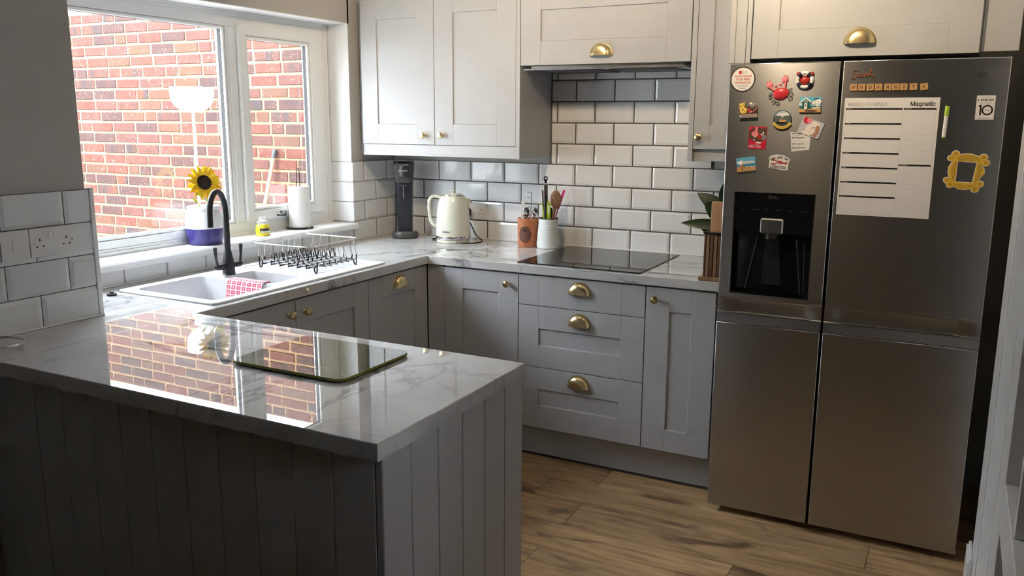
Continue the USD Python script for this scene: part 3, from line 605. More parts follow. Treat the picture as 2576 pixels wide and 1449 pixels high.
# ------------------------------------------------------------------ sockets
pm('socket_white', (.74, .72, .69), .3)
def socket(label, M, cu, cv, single=False):
    t = thing('socket', label, 'socket', tuple((M @ np.array([cu, cv, 0, 1]))[:3]))
    w = .043 if single else .0733
    B = lambda *q, c=.0006: tf(mv(cbox(*q, c), cu, cv, 0), M)
    obj('plate', tf(mv(ext(rrect(-w, w, -.043, .043, .004), .0085), cu, cv, .0004), M), 'socket_white', t)
    if single:
        obj('switch', B(-.009, .009, -.017, .017, .0085, .0105), 'socket_white', t)
        for s in (-1, 1): obj('screw', tf(mv(cyl(.0028, 0, .0005, (0, 0), 12), cu + s * .030, cv, .0089), M), 'chrome', t)
        return
    for k, s in enumerate((-1, 1)):
        obj('switch', B(s * .0085 - .0062, s * .0085 + .0062, .010, .030, .0085, .0108), 'socket_white', t)
        for a, b, c, d in ((-.0022, .0022, .004, .0115), (-.0135, -.0075, -.0145, -.0105), (.0075, .0135, -.0145, -.0105)):
            obj('pin_hole', B(s * .043 + a, s * .043 + b, c, d, .0086, .0091, c=0), 'black_matt', t)
        obj('screw', tf(mv(cyl(.0028, 0, .0005, (0, 0), 12), cu + s * .062, cv - .002, .0089), M), 'chrome', t)
socket('white double socket on the white tiles behind the kettle', BACK(0), .5215, 1.072)
socket('white double socket on the tiled wall at the left of the window', LEFT(.378), -2.341, 1.1865)
socket('white single spur switch at the left of the double socket', LEFT(.378), -2.4605, 1.1865, single=True)
pl = thing('plug', 'black plug pushed into the socket behind the kettle', 'plug', (.4785, -.03, 1.07))
obj('body', tf(hull([(x, y, w) for x, y, w in [(-.022, -.024, 0), (.022, -.024, 0), (.025, .008, 0), (-.025, .008, 0), (0, .026, 0), (-.017, -.02, .034), (.017, -.02, .034), (.019, .004, .034), (-.019, .004, .034), (0, .018, .034)]]), BACK(-.0105, .4785, 1.07)), 'black_plastic', pl)

# ------------------------------------------------------------------ at the sink
fx, fy = .21, -1.475
pm('black_tap', (.014, .014, .016), .38)
t = thing('tap', 'matt black swan-neck mixer tap with two levers behind the sink bowls', 'tap', (fx, fy, ZS))
obj('body', lathe([(0, ZS + .0005), (.0265, ZS + .0005), (.0265, ZS + .004), (.025, ZS + .006), (.0245, .955), (.0245, .972), (.021, .99), (.0135, 1.028), (.0125, 1.032), (0, 1.032)], 32, (fx, fy, 0)), 'black_tap', t, smooth=35)

da = math.radians(283); dv = np.array([math.cos(da), math.sin(da), 0])
arc = [np.array([fx, fy, 1.03]), np.array([fx, fy, 1.10]), np.array([fx, fy, 1.165])]
for a in np.linspace(PI, .0, 17)[1:]: arc.append(np.array([fx, fy, 1.185]) + dv * (.054 + .054 * math.cos(a)) + np.array([0, 0, .086 * math.sin(a)]))
arc += [np.array([fx, fy, 1.16]) + dv * .108, np.array([fx, fy, 1.135]) + dv * .109]
obj('spout', tube(arc, [.0125] * 3 + [.0118] * (len(arc) - 3), 14), 'black_tap', t, smooth=40)
for s in (-1, 1):
    obj('valve', tube([(fx, fy + s * .015, .966), (fx + .002, fy + s * .035, .966), (fx + .003, fy + s * .058, .966), (fx + .003, fy + s * .068, .966)], [.012, .0125, .0125, .009], 14), 'black_tap', t, smooth=40)
    lv = obj('lever', tube([(fx + .003, fy + s * .060, .974), (fx + .003, fy + s * .066, 1.0), (fx + .003, fy + s * .069, 1.04), (fx + .003, fy + s * .0695, 1.048)], [.0045, .005, .0078, .007], 12), 'black_tap', t, smooth=40)
t = thing('dish_rack', 'chrome and black wire dish rack standing on the sink drainer', 'dish rack', (.36, -1.16, .93))
rx0, rx1, ry0, ry1, rz = .207, .508, -1.336, -1.004, 1.043; bx0, bx1, by0, by1, bz = .192, .519, -1.306, -1.010, .954
rc = np.array(rrect(rx0, rx1, ry0, ry1, .022, 5).exterior.coords)[:-1]
obj('rim', tube(np.c_[rc, np.full(len(rc), rz)], .0027, 8, closed=True), 'wire_chrome', t, smooth=40)
def wire(name, pts, m, r=.0016): obj(name, tube(pts, r, 6), m, t, smooth=50)
n1 = 8
for k in range(n1):                                    # wires down one long side, under the base and up the other
    s = (k + .5) / n1; yr = ry0 + .015 + (ry1 - ry0 - .03) * s; yb = by0 + (by1 - by0) * s
    foot = k in (0, n1 - 1)
    if foot: wire('side_wire', [(rx0, yr, rz), (bx0 + .004, yb, bz + .02)], 'wire_chrome'); wire('side_wire', [(rx1, yr, rz), (bx1 - .004, yb, bz + .02)], 'wire_chrome')
    else: wire('side_wire', [(rx0, yr, rz), (bx0, yb, bz + .015)], 'wire_chrome'); wire('side_wire', [(rx1, yr, rz), (bx1, yb, bz + .015)], 'wire_chrome')
    fz = .9305
    if foot:
        wire('foot', bez((bx0 + .004, yb, bz + .022), (bx0 + .006, yb, fz + .006), (bx0 + .012, yb, fz), (bx0 + .018, yb, fz + .006), (bx0 + .022, yb, bz - .002), (bx0 + .035, yb, bz), (bx1 - .035, yb, bz), (bx1 - .022, yb, bz - .002), (bx1 - .018, yb, fz + .006), (bx1 - .012, yb, fz), (bx1 - .006, yb, fz + .006), (bx1 - .004, yb, bz + .022), n=5), 'black_plastic', .0030)
    else: wire('base_wire', bez((bx0, yb, bz + .018), (bx0 + .002, yb, bz + .004), (bx0 + .012, yb, bz), (bx1 - .012, yb, bz), (bx1 - .002, yb, bz + .004), (bx1, yb, bz + .018), n=4), 'black_plastic', .0026)
for k in range(6):
    s = (k + .5) / 6; xr = rx0 + .03 + (rx1 - rx0 - .06) * s; xb = bx0 + .02 + (bx1 - bx0 - .04) * s
    wire('end_wire', [(xr, ry0, rz), (xb, by0 - .004, bz + .012)], 'wire_chrome'); wire('end_wire', [(xr, ry1, rz), (xb, by1 + .004, bz + .012)], 'wire_chrome')
    wire('base_wire', bez((xb, by0 - .004, bz + .014), (xb, by0, bz - .003), (xb, by0 + .02, bz - .004), (xb, by1 - .02, bz - .004), (xb, by1, bz - .003), (xb, by1 + .004, bz + .014), n=4), 'black_plastic', .0024)
for k in range(9):
    yb = by0 + .03 + (by1 - by0 - .06) * k / 8
    for xb in (bx0 + .09, bx0 + .20): wire('plate_prong', bez((xb - .012, yb, bz + .002), (xb - .006, yb, bz + .036), (xb, yb, bz + .042), (xb + .006, yb, bz + .036), (xb + .012, yb, bz + .002), n=3), 'black_plastic', .002)
obj('name_plate', cbox(.500, .5035, -1.03, -1.008, 1.012, 1.030, .0005), 'wire_chrome', t)
# gingham cloth over the divider between the bowls
def gingham():
    mat('gingham', {'u': ('texture_coordinate', {}), 'm': ('mapping', {'scale': (7.0, 9.0, 1)}), 'b': ('brick_texture', {'offset': 0.0, 'color1': (.62, .06, .12), 'color2': (.66, .09, .15), 'mortar': (.82, .66, .68), 'scale': 1.0, 'mortar_size': .13, 'mortar_smooth': .1, 'brick_width': 1.0, 'row_height': 1.0}),
        'v': ('voronoi_texture', {'scale': 1.0, 'randomness': 0.0}), 'vr': ('rgb_ramp', {'ramp': [(.10, (1, 1, 1)), (.16, (0, 0, 0))]}), 'x': ('mix', {'color2': (.85, .70, .72)}), 'vo': ('mapping', {'location': (.5, .5, 0)}),
        'p': ('principled_bsdf', {'roughness': .9, 'sheen_weight': .2})},
        [('u.UV', 'm.vector'), ('m.vector', 'b.vector'), ('m.vector', 'vo.vector'), ('vo.vector', 'v.vector'), ('v.distance', 'vr.fac'), ('vr.color', 'x.fac'), ('b.color', 'x.color1'), ('x.color', 'p.base_color')])
gingham()
path = [(-1.512, .905), (-1.517, .922), (-1.525, .9335), (-1.538, .9355), (-1.552, .9355), (-1.565, .9335), (-1.573, .922), (-1.578, .90), (-1.581, .88), (-1.584, .858), (-1.587, .838)]
nu, V, F, UV = 25, [], [], []
d_ = np.r_[0, np.cumsum([math.hypot(b[0] - a[0], b[1] - a[1]) for a, b in zip(path[:-1], path[1:])])]; d_ /= d_[-1]
for i, (y, z) in enumerate(path):
    for j in range(nu):
        s = j / (nu - 1); wv = .0016 * math.sin(9 * s + 2 * i * .2) * (1 if i > 5 else .3)
        V.append((.300 + .178 * s + .012 * (i / 10) * (s - .3), y - abs(wv) * 1.6, z + .0006 * math.sin(7 * s))); UV.append((s, d_[i]))
for i in range(len(path) - 1):
    for j in range(nu - 1):
        q = (i * nu + j, i * nu + j + 1, (i + 1) * nu + j + 1, (i + 1) * nu + j); F += [(q[0], q[1], q[2]), (q[0], q[2], q[3])]
nV = len(V); V2 = [(x, y - .0012 * (0 if i // nu < 3 else .4), z - .0014 * (1 if 2 <= i // nu <= 5 else 0) ) for i, (x, y, z) in enumerate(V)]
obj('dishcloth', trimesh.Trimesh(np.array(V), F, process=False), 'gingham', None, smooth=True, uv=np.array(UV), label='red and white checked dishcloth hung over the divider of the sink', cat='dishcloth', loc=(.39, -1.55, .9355))
pm('plug_black', (.02, .02, .022), .4)
obj('sink_plug', [cyl(.017, H + .0005, H + .008, (.13, -1.965), 24, .002), cyl(.008, H + .006, H + .014, (.13, -1.965), 16, .002)], 'plug_black', None, smooth=40, label='small black plug on the worktop at the left end of the sink', cat='plug', loc=(.13, -1.965, H))

# ------------------------------------------------------------------ on the window sill
vx, vy, vz = -.078, -1.322, SZ + .0003
pm('glaze_white', (.78, .78, .77), .18); pm('glaze_purple', (.030, .020, .150), .22)
t = thing('vase', 'white ceramic vase with a purple lower half on the window sill', 'vase', (vx, vy, vz))
obj('base', lathe([(0, vz), (.066, vz), (.070, vz + .003), (.077, vz + .03), (.0805, vz + .0715), (0, vz + .0715)], 48, (vx, vy, 0)), 'glaze_purple', t, smooth=40)
obj('body', lathe([(0, vz + .072), (.0805, vz + .072), (.081, vz + .10), (.0795, vz + .122), (.073, vz + .139), (.0665, vz + .147), (.066, vz + .151), (.070, vz + .156), (.0715, vz + .161), (.070, vz + .166), (.066, vz + .168), (.062, vz + .164), (.062, vz + .15), (.07, vz + .12), (.07, vz + .09), (0, vz + .085)], 48, (vx, vy, 0)), 'glaze_white', t, smooth=40)
noisy('petal_yellow', (.92, .50, .008), (.95, .68, .015), 60, rough=.6)
MAT['leaf_pale'] = usdkit.material(stage, '/World/Looks/leaf_pale', {'p': ('principled_bsdf', {'base_color': (.42, .46, .08), 'roughness': .5}), 't': ('translucent_bsdf', {'color': (.45, .55, .10)}), 'm': ('mix_closure', {'fac': .35})}, [('p.BSDF', 'm.closure1'), ('t.BSDF', 'm.closure2')], surface='m.closure')
noisy('seed_disc', (.012, .007, .005), (.035, .018, .010), 500, rough=.9, bump=.6, bscale=700)
pm('stem_green', (.12, .17, .05), .5)
fc = np.array([-.066, -1.322, 1.284]); fnv = np.array([.93, -.30, .20]); fnv /= np.linalg.norm(fnv)
fu = np.cross([0, 0, 1.], fnv); fu /= np.linalg.norm(fu); fv = np.cross(fnv, fu); FM = frame(fc, fu, fv, fnv)
t = thing('sunflower', 'artificial sunflower with a dark centre standing in the white and purple vase', 'flower', (vx, vy, vz + .09))
obj('stem', tube(bez((vx + .01, vy + .012, vz + .09), (vx + .012, vy + .016, vz + .17), tuple(fc - fnv * .022 - np.array([0, 0, .05])), tuple(fc - fnv * .012)), .003, 8), 'stem_green', t, smooth=40)
obj('disc', tf(lathe([(0, -.010), (.026, -.010), (.033, -.002), (.031, .004), (.02, .007), (0, .006)], 32), FM), 'seed_disc', t, smooth=40)
def leafmesh(L, w, curl=.2, n=7, tip=1.0, fold=.15, th=.0006):
    """A leaf blade along +u from the origin, w up."""
    V = []
    for i in range(n + 1):
        s = i / n; ww = w * (math.sin(PI * min(s ** .8, 1)) ** .8 if 0 < s < 1 else .03) * (1 if s < .6 else tip)
        x = L * s; z = -curl * L * s * s
        V += [(x, -ww, z + fold * ww), (x, 0, z), (x, ww, z + fold * ww)]
    k = len(V); V = V + [(x, y, z - th) for x, y, z in V]; F = []
    for i in range(n):
        for j in range(2):
            a, b, c, d = i * 3 + j, (i + 1) * 3 + j, (i + 1) * 3 + j + 1, i * 3 + j + 1
            F += [(a, b, c), (a, c, d), (k + a, k + c, k + b), (k + a, k + d, k + c)]
    for i in range(n):
        for j in (0, 2):
            a, b = i * 3 + j, (i + 1) * 3 + j
            F += [(a, k + a, k + b), (a, k + b, b)] if j == 0 else [(a, k + b, k + a), (a, b, k + b)]
    return trimesh.Trimesh(np.array(V, float), F, process=False)
for ring, (n, L, r, tilt) in enumerate(((17, .052, .026, .10), (15, .047, .024, .42))):
    for k in range(n):
        a = 2 * PI * (k + .5 * ring) / n + nrng.uniform(-.07, .07)
        m = leafmesh(L * nrng.uniform(.88, 1.12), .0095, curl=nrng.uniform(-.05, .18), fold=.3)
        m.apply_transform(rot(-tilt - nrng.uniform(-.1, .1), (0, 1, 0))); m.apply_translation([r, 0, -.004 + .002 * ring]); m.apply_transform(rot(a, (0, 0, 1)))
        obj('petal', tf(m, FM), 'petal_yellow', t, smooth=50)
def place_leaf(parent, base, tipdir, L, w, m='leaf_pale', upv=(0, 0, 1), curl=.15, fold=.15, name='leaf', nn=9):
    d = np.array(tipdir, float); d /= np.linalg.norm(d); s = np.cross(upv, d); s /= np.linalg.norm(s); u = np.cross(d, s)
    obj(name, tf(leafmesh(L, w, curl=curl, fold=fold, n=nn), frame(base, d, s, u)), m, parent, smooth=50)
place_leaf(t, (vx + .012, vy + .0, 1.222), (-.25, -.62, .72), .088, .022, upv=(.8, -.2, .5))
place_leaf(t, (vx + .012, vy + .02, 1.205), (.35, .35, .5), .045, .014, upv=(.8, -.5, .3))
obj('stem', tube(bez((vx, vy - .01, vz + .10), (vx - .0, vy - .022, vz + .17), (vx, vy - .045, 1.215)), .0016, 6), 'leaf_pale', t)
place_leaf(t, (vx, vy - .030, 1.196), (-.1, -.6, .75), .035, .006, upv=(.8, -.2, .5))
cx_, cy_, cz_ = -.055, -.998, SZ + .0003
pm('wax_yellow', (.80, .62, .03), .16); pm('label_dark', (.05, .05, .035), .5); pm('label_pale', (.70, .68, .55), .5)
pm('lid_glass', (.92, .93, .92), .06, transmission_weight=.75, ior=1.45)
t = thing('candle', 'small yellow jar candle with a glass lid on the window sill', 'candle', (cx_, cy_, cz_))
obj('jar', lathe([(0, cz_), (.028, cz_), (.0315, cz_ + .004), (.033, cz_ + .02), (.0325, cz_ + .04), (.028, cz_ + .050), (.0235, cz_ + .054), (0, cz_ + .054)], 36, (cx_, cy_, 0)), 'wax_yellow', t, smooth=40)
obj('lid', lathe([(0, cz_ + .0545), (.022, cz_ + .0545), (.0225, cz_ + .060), (.0255, cz_ + .0605), (.0255, cz_ + .069), (.018, cz_ + .0715), (.011, cz_ + .074), (.017, cz_ + .080), (.018, cz_ + .084), (.014, cz_ + .088), (0, cz_ + .0885)], 32, (cx_, cy_, 0)), 'lid_glass', t, smooth=40)
def wrap(r0, r1, z0, z1, a0, a1, c, n=12):
    a = np.linspace(a0, a1, n); rs = []
    for q in a: rs.append(np.array([(c[0] + r * math.cos(q), c[1] + r * math.sin(q), z) for r, z in ((r0, z0), (r1, z0), (r1, z1), (r0, z1))]))
    m = loft(rs); m.fix_normals(); return m
ca_ = math.atan2(-3.0, 2.9) + .35
obj('label', wrap(.0325, .0337, cz_ + .015, cz_ + .037, ca_ - .75, ca_ + .75, (cx_, cy_)), 'label_dark', t)
obj('label', wrap(.0335, .0340, cz_ + .0165, cz_ + .0235, ca_ - .66, ca_ + .66, (cx_, cy_)), 'label_pale', t)
px_, py_, pz_ = -.087, -.706, SZ + .0003
t = thing('paper_towel_holder', 'black wire paper towel holder with a loop top on the window sill', 'holder', (px_, py_, pz_))
a = np.linspace(0, 2 * PI, 40, endpoint=False)
obj('base', tube(np.c_[px_ + .064 * np.cos(a), py_ + .064 * np.sin(a), np.full(40, pz_ + .0035)], .0033, 8, closed=True), 'black_plastic', t, smooth=40)
obj('base_bar', tube([(px_ - .062, py_, pz_ + .0035), (px_ + .062, py_, pz_ + .0035)], .003, 8), 'black_plastic', t, smooth=40)
lp = [(px_, py_ - .011, pz_ + .004), (px_, py_ - .011, 1.285)] + [(px_, py_ - .011 * math.cos(q), 1.285 + .030 * math.sin(q)) for q in np.linspace(0, PI, 10)[1:-1]] + [(px_, py_ + .011, 1.285), (px_, py_ + .011, pz_ + .004)]
obj('loop', tube(lp, .0021, 8), 'black_plastic', t, smooth=40)
noisy('paper', (.80, .80, .79), (.84, .84, .83), 40, rough=.95, bump=.25, bscale=260)
t = thing('paper_towel_roll', 'white paper towel roll on the black wire holder', 'paper towel', (px_, py_, pz_ + .008))
obj('roll', lathe([(.018, pz_ + .0085), (.052, pz_ + .0085), (.053, pz_ + .010), (.053, pz_ + .209), (.052, pz_ + .2105), (.018, pz_ + .2105), (.018, pz_ + .0085)], 48, (px_, py_, 0)), 'paper', t, smooth=40)
a = np.linspace(-.9, .35, 8); V = []
obj('loose_sheet', wrap(.0532, .0546, pz_ + .0088, pz_ + .2102, -.3, .55, (px_, py_)), 'paper', t, smooth=40)

# ------------------------------------------------------------------ on the back worktop
Z0 = H + .0003
t = thing('soda_maker', 'tall black soda maker with a silver T mark in the corner of the worktop', 'soda maker', (.165, -.150, Z0))
SM = frame((.165, -.150, Z0), (math.cos(.52), math.sin(.52), 0), (-math.sin(.52), math.cos(.52), 0), (0, 0, 1))
R = lambda p: tf(p, SM)
pm('soda_black', (.010, .012, .018), .28); pm('soda_grey', (.06, .058, .056), .35)
def taper(lo, hi, z0, z1, rr=.02, n=5):
    A = np.array(rrect(*lo, rr).exterior.coords)[:-1]; Bq = np.array(rrect(*hi, rr).exterior.coords)[:-1]
    if not rrect(*lo, rr).exterior.is_ccw: A, Bq = A[::-1], Bq[::-1]
    return loft([np.c_[A + (Bq - A) * s, np.full(len(A), z0 + (z1 - z0) * s)] for s in np.linspace(0, 1, n)])
el = [affinity.scale(Point(0, 0).buffer(1, quad_segs=12), q, q * .92) for q in (.066, .073, .073, .066)]
ec = [np.array(e.exterior.coords)[:-1][::-1] + np.array([0, -.012]) for e in el]
obj('base', R(loft([np.c_[c, np.full(len(c), z)] for c, z in zip(ec, (0, .006, .026, .034))])), 'soda_grey', t, smooth=40)
obj('drip_tray', R(mv(ext(affinity.scale(Point(0, -.012).buffer(1, quad_segs=12), .048, .046), .002), z=.0345)), 'wire_chrome', t)
obj('column', R(taper((-.039, .039, -.015, .055), (-.045, .045, -.03, .055), .034, .30)), 'soda_black', t, smooth=30)
obj('head', R(taper((-.046, .046, -.034, .056), (-.054, .054, -.045, .056), .3005, .400)), 'soda_grey', t, smooth=30)
obj('cap', R(taper((-.048, .048, -.046, .056), (-.054, .054, -.052, .058), .4005, .413)), 'soda_black', t, smooth=30)
obj('nozzle', R(tf(cyl(.03, .330, .398, (0, -.032), 32, .004), np.eye(4))), 'soda_grey', t, smooth=40)
obj('top_plate', R(cbox(-.030, .030, -.063, -.046, .392, .402, .003)), 'wire_chrome', t)
obj('emblem', R([cbox(-.028, .020, -.0335, -.0295, .281, .287, .001), cbox(-.0055, .0015, -.0325, -.0265, .215, .2815, .001)]), 'wire_chrome', t)
obj('lettering', R(tf(text('sodastream', .0075, .0008, True, center=True, width=.050), frame((0, -.0622, .366), (1, 0, 0), (0, 0, 1), (0, -1, 0)))), 'label_pale', t)
kx, ky = .483, -.166
pm('kettle_cream', (.66, .67, .56), .16)
t = thing('kettle', 'cream faceted electric kettle with chrome trim in front of the double socket', 'kettle', (kx, ky, Z0))
obj('power_base', cyl(.088, Z0, Z0 + .020, (kx, ky), 40, .004), 'kettle_cream', t, smooth=40)
obj('trim', lathe([(0, Z0 + .0205), (.0925, Z0 + .0205), (.094, Z0 + .024), (.094, Z0 + .033), (.0925, Z0 + .036), (0, Z0 + .036)], 48, (kx, ky, 0)), 'chrome', t, smooth=40)
bp_ = [(0, Z0 + .0362), (.0915, Z0 + .0362), (.092, Z0 + .05), (.0905, Z0 + .10), (.086, Z0 + .16), (.079, Z0 + .205), (.071, Z0 + .230), (.061, Z0 + .243), (.054, Z0 + .2455), (0, Z0 + .2455)]
obj('body', lathe(bp_, 16, (kx, ky, 0)), 'kettle_cream', t, smooth=21)
obj('lid_ring', lathe([(0, Z0 + .2457), (.056, Z0 + .2457), (.055, Z0 + .2485), (0, Z0 + .2485)], 40, (kx, ky, 0)), 'chrome', t, smooth=40)
obj('lid', lathe([(0, Z0 + .2487), (.052, Z0 + .2487), (.045, Z0 + .2535), (.02, Z0 + .2565), (.008, Z0 + .258), (.007, Z0 + .262), (.017, Z0 + .267), (.0185, Z0 + .270), (.015, Z0 + .2735), (0, Z0 + .274)], 36, (kx, ky, 0)), 'kettle_cream', t, smooth=40)

kd = RX; ku = -kd
P3 = lambda r, z, d=kd: np.array([kx, ky, Z0]) + d * r + np.array([0, 0, z])
ks = np.cross([0, 0, 1], kd)
obj('spout', hull([P3(.062, .231) + ks * .020, P3(.062, .231) - ks * .020, P3(.093, .229), P3(.091, .216) + ks * .006, P3(.091, .216) - ks * .006, P3(.080, .165), P3(.07, .18) + ks * .014, P3(.07, .18) - ks * .014]), 'kettle_cream', t, smooth=30)
hp = bez(P3(.066, .232, ku), P3(.085, .240, ku), P3(.108, .238, ku), P3(.123, .220, ku), P3(.127, .18, ku), P3(.122, .13, ku), P3(.108, .095, ku), P3(.090, .082, ku), n=6)
obj('handle', tube(hp, .0085, 12), 'kettle_cream', t, smooth=40)
obj('handle_strip', tube(hp + ku * .0052, .0055, 8), 'chrome', t, smooth=40)
ka = math.atan2(-3.81, 2.345) - .42
KM = frame((kx + .0922 * math.cos(ka), ky + .0922 * math.sin(ka), Z0 + .062), (-math.sin(ka), math.cos(ka), 0), (0, 0, 1), (math.cos(ka), math.sin(ka), 0))
obj('badge', tf(cbox(-.020, .020, -.0055, .0055, -.002, .0012, .0005), KM), 'wire_chrome', t)
obj('lettering', tf(mv(text('Breville', .0062, .0005, True, center=True, width=.034), z=.0012), KM), 'black_matt', t)
cord = bez((.42, -.095, H + .006), (.37, -.06, H + .006), (.350, -.085, H + .006), (.372, -.135, H + .006), (.41, -.12, H + .006), n=8)
obj('cord', [tube(bez((.545, -.235, H + .010), (.585, -.24, H + .008), (.635, -.20, H + .007), (.652, -.155, H + .012), (.62, -.12, H + .020), (.56, -.06, H + .03), (.50, -.022, H + .09), (.482, -.034, H + .125), n=8), .0035, 8)], 'black_plastic', t, smooth=40)
obj('cord', tube(bez((.398, -.19, H + .006), (.362, -.175, H + .006), (.352, -.155, H + .007), (.375, -.13, H + .006), (.41, -.11, H + .006), n=8), .0035, 8), 'black_plastic', t, smooth=40)
# terracotta pot and its contents
tx, ty = .900, -.118
noisy('terracotta', (.40, .135, .060), (.46, .17, .08), 30, rough=.8)
pm('plaque_brown', (.14, .055, .035), .6); pm('plaque_dark', (.05, .022, .018), .6)
t = thing('utensil_pot', 'terracotta utensil pot with an oval brown plaque', 'utensil pot', (tx, ty, Z0))
obj('body', lathe([(0, Z0), (.0485, Z0), (.051, Z0 + .003), (.0525, Z0 + .143), (.051, Z0 + .1455), (.0475, Z0 + .1455), (.0465, Z0 + .14), (.0455, Z0 + .02), (0, Z0 + .018)], 40, (tx, ty, 0)), 'terracotta', t, smooth=40)
pa = math.atan2(CAM[1] - ty, CAM[0] - tx) - .30
PM = frame((tx + .0505 * math.cos(pa), ty + .0505 * math.sin(pa), Z0 + .066), (-math.sin(pa), math.cos(pa), 0), (0, 0, 1), (math.cos(pa), math.sin(pa), 0))
ov = affinity.scale(Point(0, 0).buffer(1, quad_segs=16), .028, .039)
def bend(m, r):                                        # wraps a flat piece lying on w = 0 round the pot
    m = J(m).copy(); v = np.array(m.vertices); q = v[:, 0] / r; v2 = v.copy(); v2[:, 0] = (r + v[:, 2]) * np.sin(q); v2[:, 2] = (r + v[:, 2]) * np.cos(q) - r; m.vertices = v2; return m
def rings_of(poly, h): return mv(ext(poly, h), z=-.003)
subd = lambda m: trimesh.Trimesh(*trimesh.remesh.subdivide_to_size(m.vertices, m.faces, .008), process=False)
pq = obj('plaque', tf(bend(subd(rings_of(ov, .0055)), .051), PM), 'plaque_brown', t)
obj('plaque_rim', tf(bend(subd(rings_of(ov.buffer(.0022).difference(ov.buffer(-.001)), .0065)), .051), PM), 'plaque_dark', pq)
obj('plaque_relief', tf(bend(subd(rings_of(unary_union([affinity.rotate(affinity.scale(Point(0, 0).buffer(1), .0035, .0095), q, origin=(0, -.009)) for q in (-50, -25, 0, 25, 50)]).buffer(0), .0062)), .051), PM @ frame((0, .022, 0), (1, 0, 0), (0, 1, 0), (0, 0, 1))), 'plaque_dark', pq)
for k, (w_, dy) in enumerate(((.034, .002), (.030, -.006), (.034, -.014), (.020, -.022))): obj('plaque_line', tf(bend(mv(cbox(-w_ / 2, w_ / 2, dy - .0012, dy + .0012, .002, .0032, 0), 0, 0, 0), .051), PM), 'plaque_dark', pq)
pm('plastic_white', (.80, .80, .80), .35); pm('plastic_green', (.42, .60, .05), .35); pm('plastic_pink', (.85, .08, .38), .4)
noisy('spoon_wood', (.25, .135, .075), (.33, .19, .11), 30, stretch=(1, 1, .15), rough=.65)
noisy('bamboo', (.44, .25, .125), (.52, .32, .17), 14, stretch=(3, 3, .2), rough=.5)
pm('table_steel', (.62, .62, .63), .14, 1.)
def ut(name, label, cat, base): return thing(name, label, cat, tuple(base))
def P(c, du, dz, dw=0): return np.array([c[0], c[1], Z0]) + RX * du + RZ * dz + RW * dw
def blade(c, u0, z0, u1, z1, w, th=.004, dw=0, round_=True):
    """A flat rounded blade from (u0,z0) to (u1,z1), facing the room."""
    L = math.hypot(u1 - u0, z1 - z0); pl_ = rrect(0, L, -w, w, min(w, L / 2) * .98, 8)
    d = (RX * (u1 - u0) + RZ * (z1 - z0)) / L; n = RW; s = np.cross(n, d)
    return tf(mv(ext(pl_, th), z=-th / 2), frame(P(c, u0, z0, dw), d, s, n))
c = (tx, ty)
t = ut('spatula', 'white plastic spatula standing at the left in the terracotta pot', 'spatula', P(c, -.03, .1)); obj('blade', blade(c, -.029, .085, -.026, .240, .0085, .005, .012), 'plastic_white', t); obj('handle', tube([P(c, -.02, .022, .008), P(c, -.029, .10, .012)], .005, 8), 'plastic_white', t, smooth=40)
def spoon(label, u, ztop, tilt, dw, m='table_steel', s=1.0, name='spoon'):
    t = ut(name, label, 'spoon', P(c, u, .1, dw))
    b = ell((0, 0, 0), (.019 * s, .028 * s, .006 * s), 3); b.apply_transform(frame(P(c, u + tilt, ztop - .028 * s, dw), RX, RZ * .97 + RW * .2, RW * .97 - RZ * .2))
    obj('bowl', b, m, t, smooth=True); obj('handle', tube(bez(P(c, u * .55, .024, dw * .5), P(c, u * .8, .10, dw), P(c, u + tilt, ztop - .05 * s, dw)), [.003] * 33, 8), m, t, smooth=40)
spoon('steel tablespoon with its bowl up at the front of the terracotta pot', -.012, .205, .003, .022)
spoon('steel serving spoon leaning right in the terracotta pot', .020, .20, .016, .014, s=.8)
t = ut('whisk', 'small steel wire whisk in the middle of the terracotta pot', 'whisk', P(c, .004, .1))
for q in range(5):
    an = PI * q / 5; d = RX * math.cos(an) + RW * math.sin(an)
    lp = [P(c, .004, .125) + RZ * 0, *[P(c, .004, .165) + d * (.016 * math.cos(k)) + RZ * (.038 * math.sin(k)) for k in np.linspace(-.9, PI + .9, 16)], P(c, .004, .125)]
    obj('wire', tube(lp, .0009, 5), 'table_steel', t)
obj('handle', tube([P(c, .003, .024), P(c, .004, .128)], .005, 10), 'table_steel', t, smooth=40)
t = ut('skewer', 'steel skewer with a ring end, tallest in the terracotta pot', 'skewer', P(c, .018, .1))
obj('shaft', tube([P(c, .010, .024, -.01), P(c, .018, .278, -.012)], .0022, 8), 'table_steel', t)
obj('ring', tube([P(c, .005 + .0115 * math.cos(q), .262 + .0135 * math.sin(q), -.012) for q in np.linspace(.4, 2 * PI - .9, 22)], .0016, 6), 'table_steel', t)
t = ut('fork', 'steel serving fork between the spoons in the terracotta pot', 'fork', P(c, .028, .1, -.012))
obj('handle', tube([P(c, .012, .024, -.014), P(c, .030, .165, -.016)], .003, 8), 'table_steel', t)
for k in range(3): obj('tine', tube([P(c, .030, .163, -.016), P(c, .025 + .006 * k, .172, -.016), P(c, .026 + .006 * k, .205, -.017)], .0013, 6), 'table_steel', t)
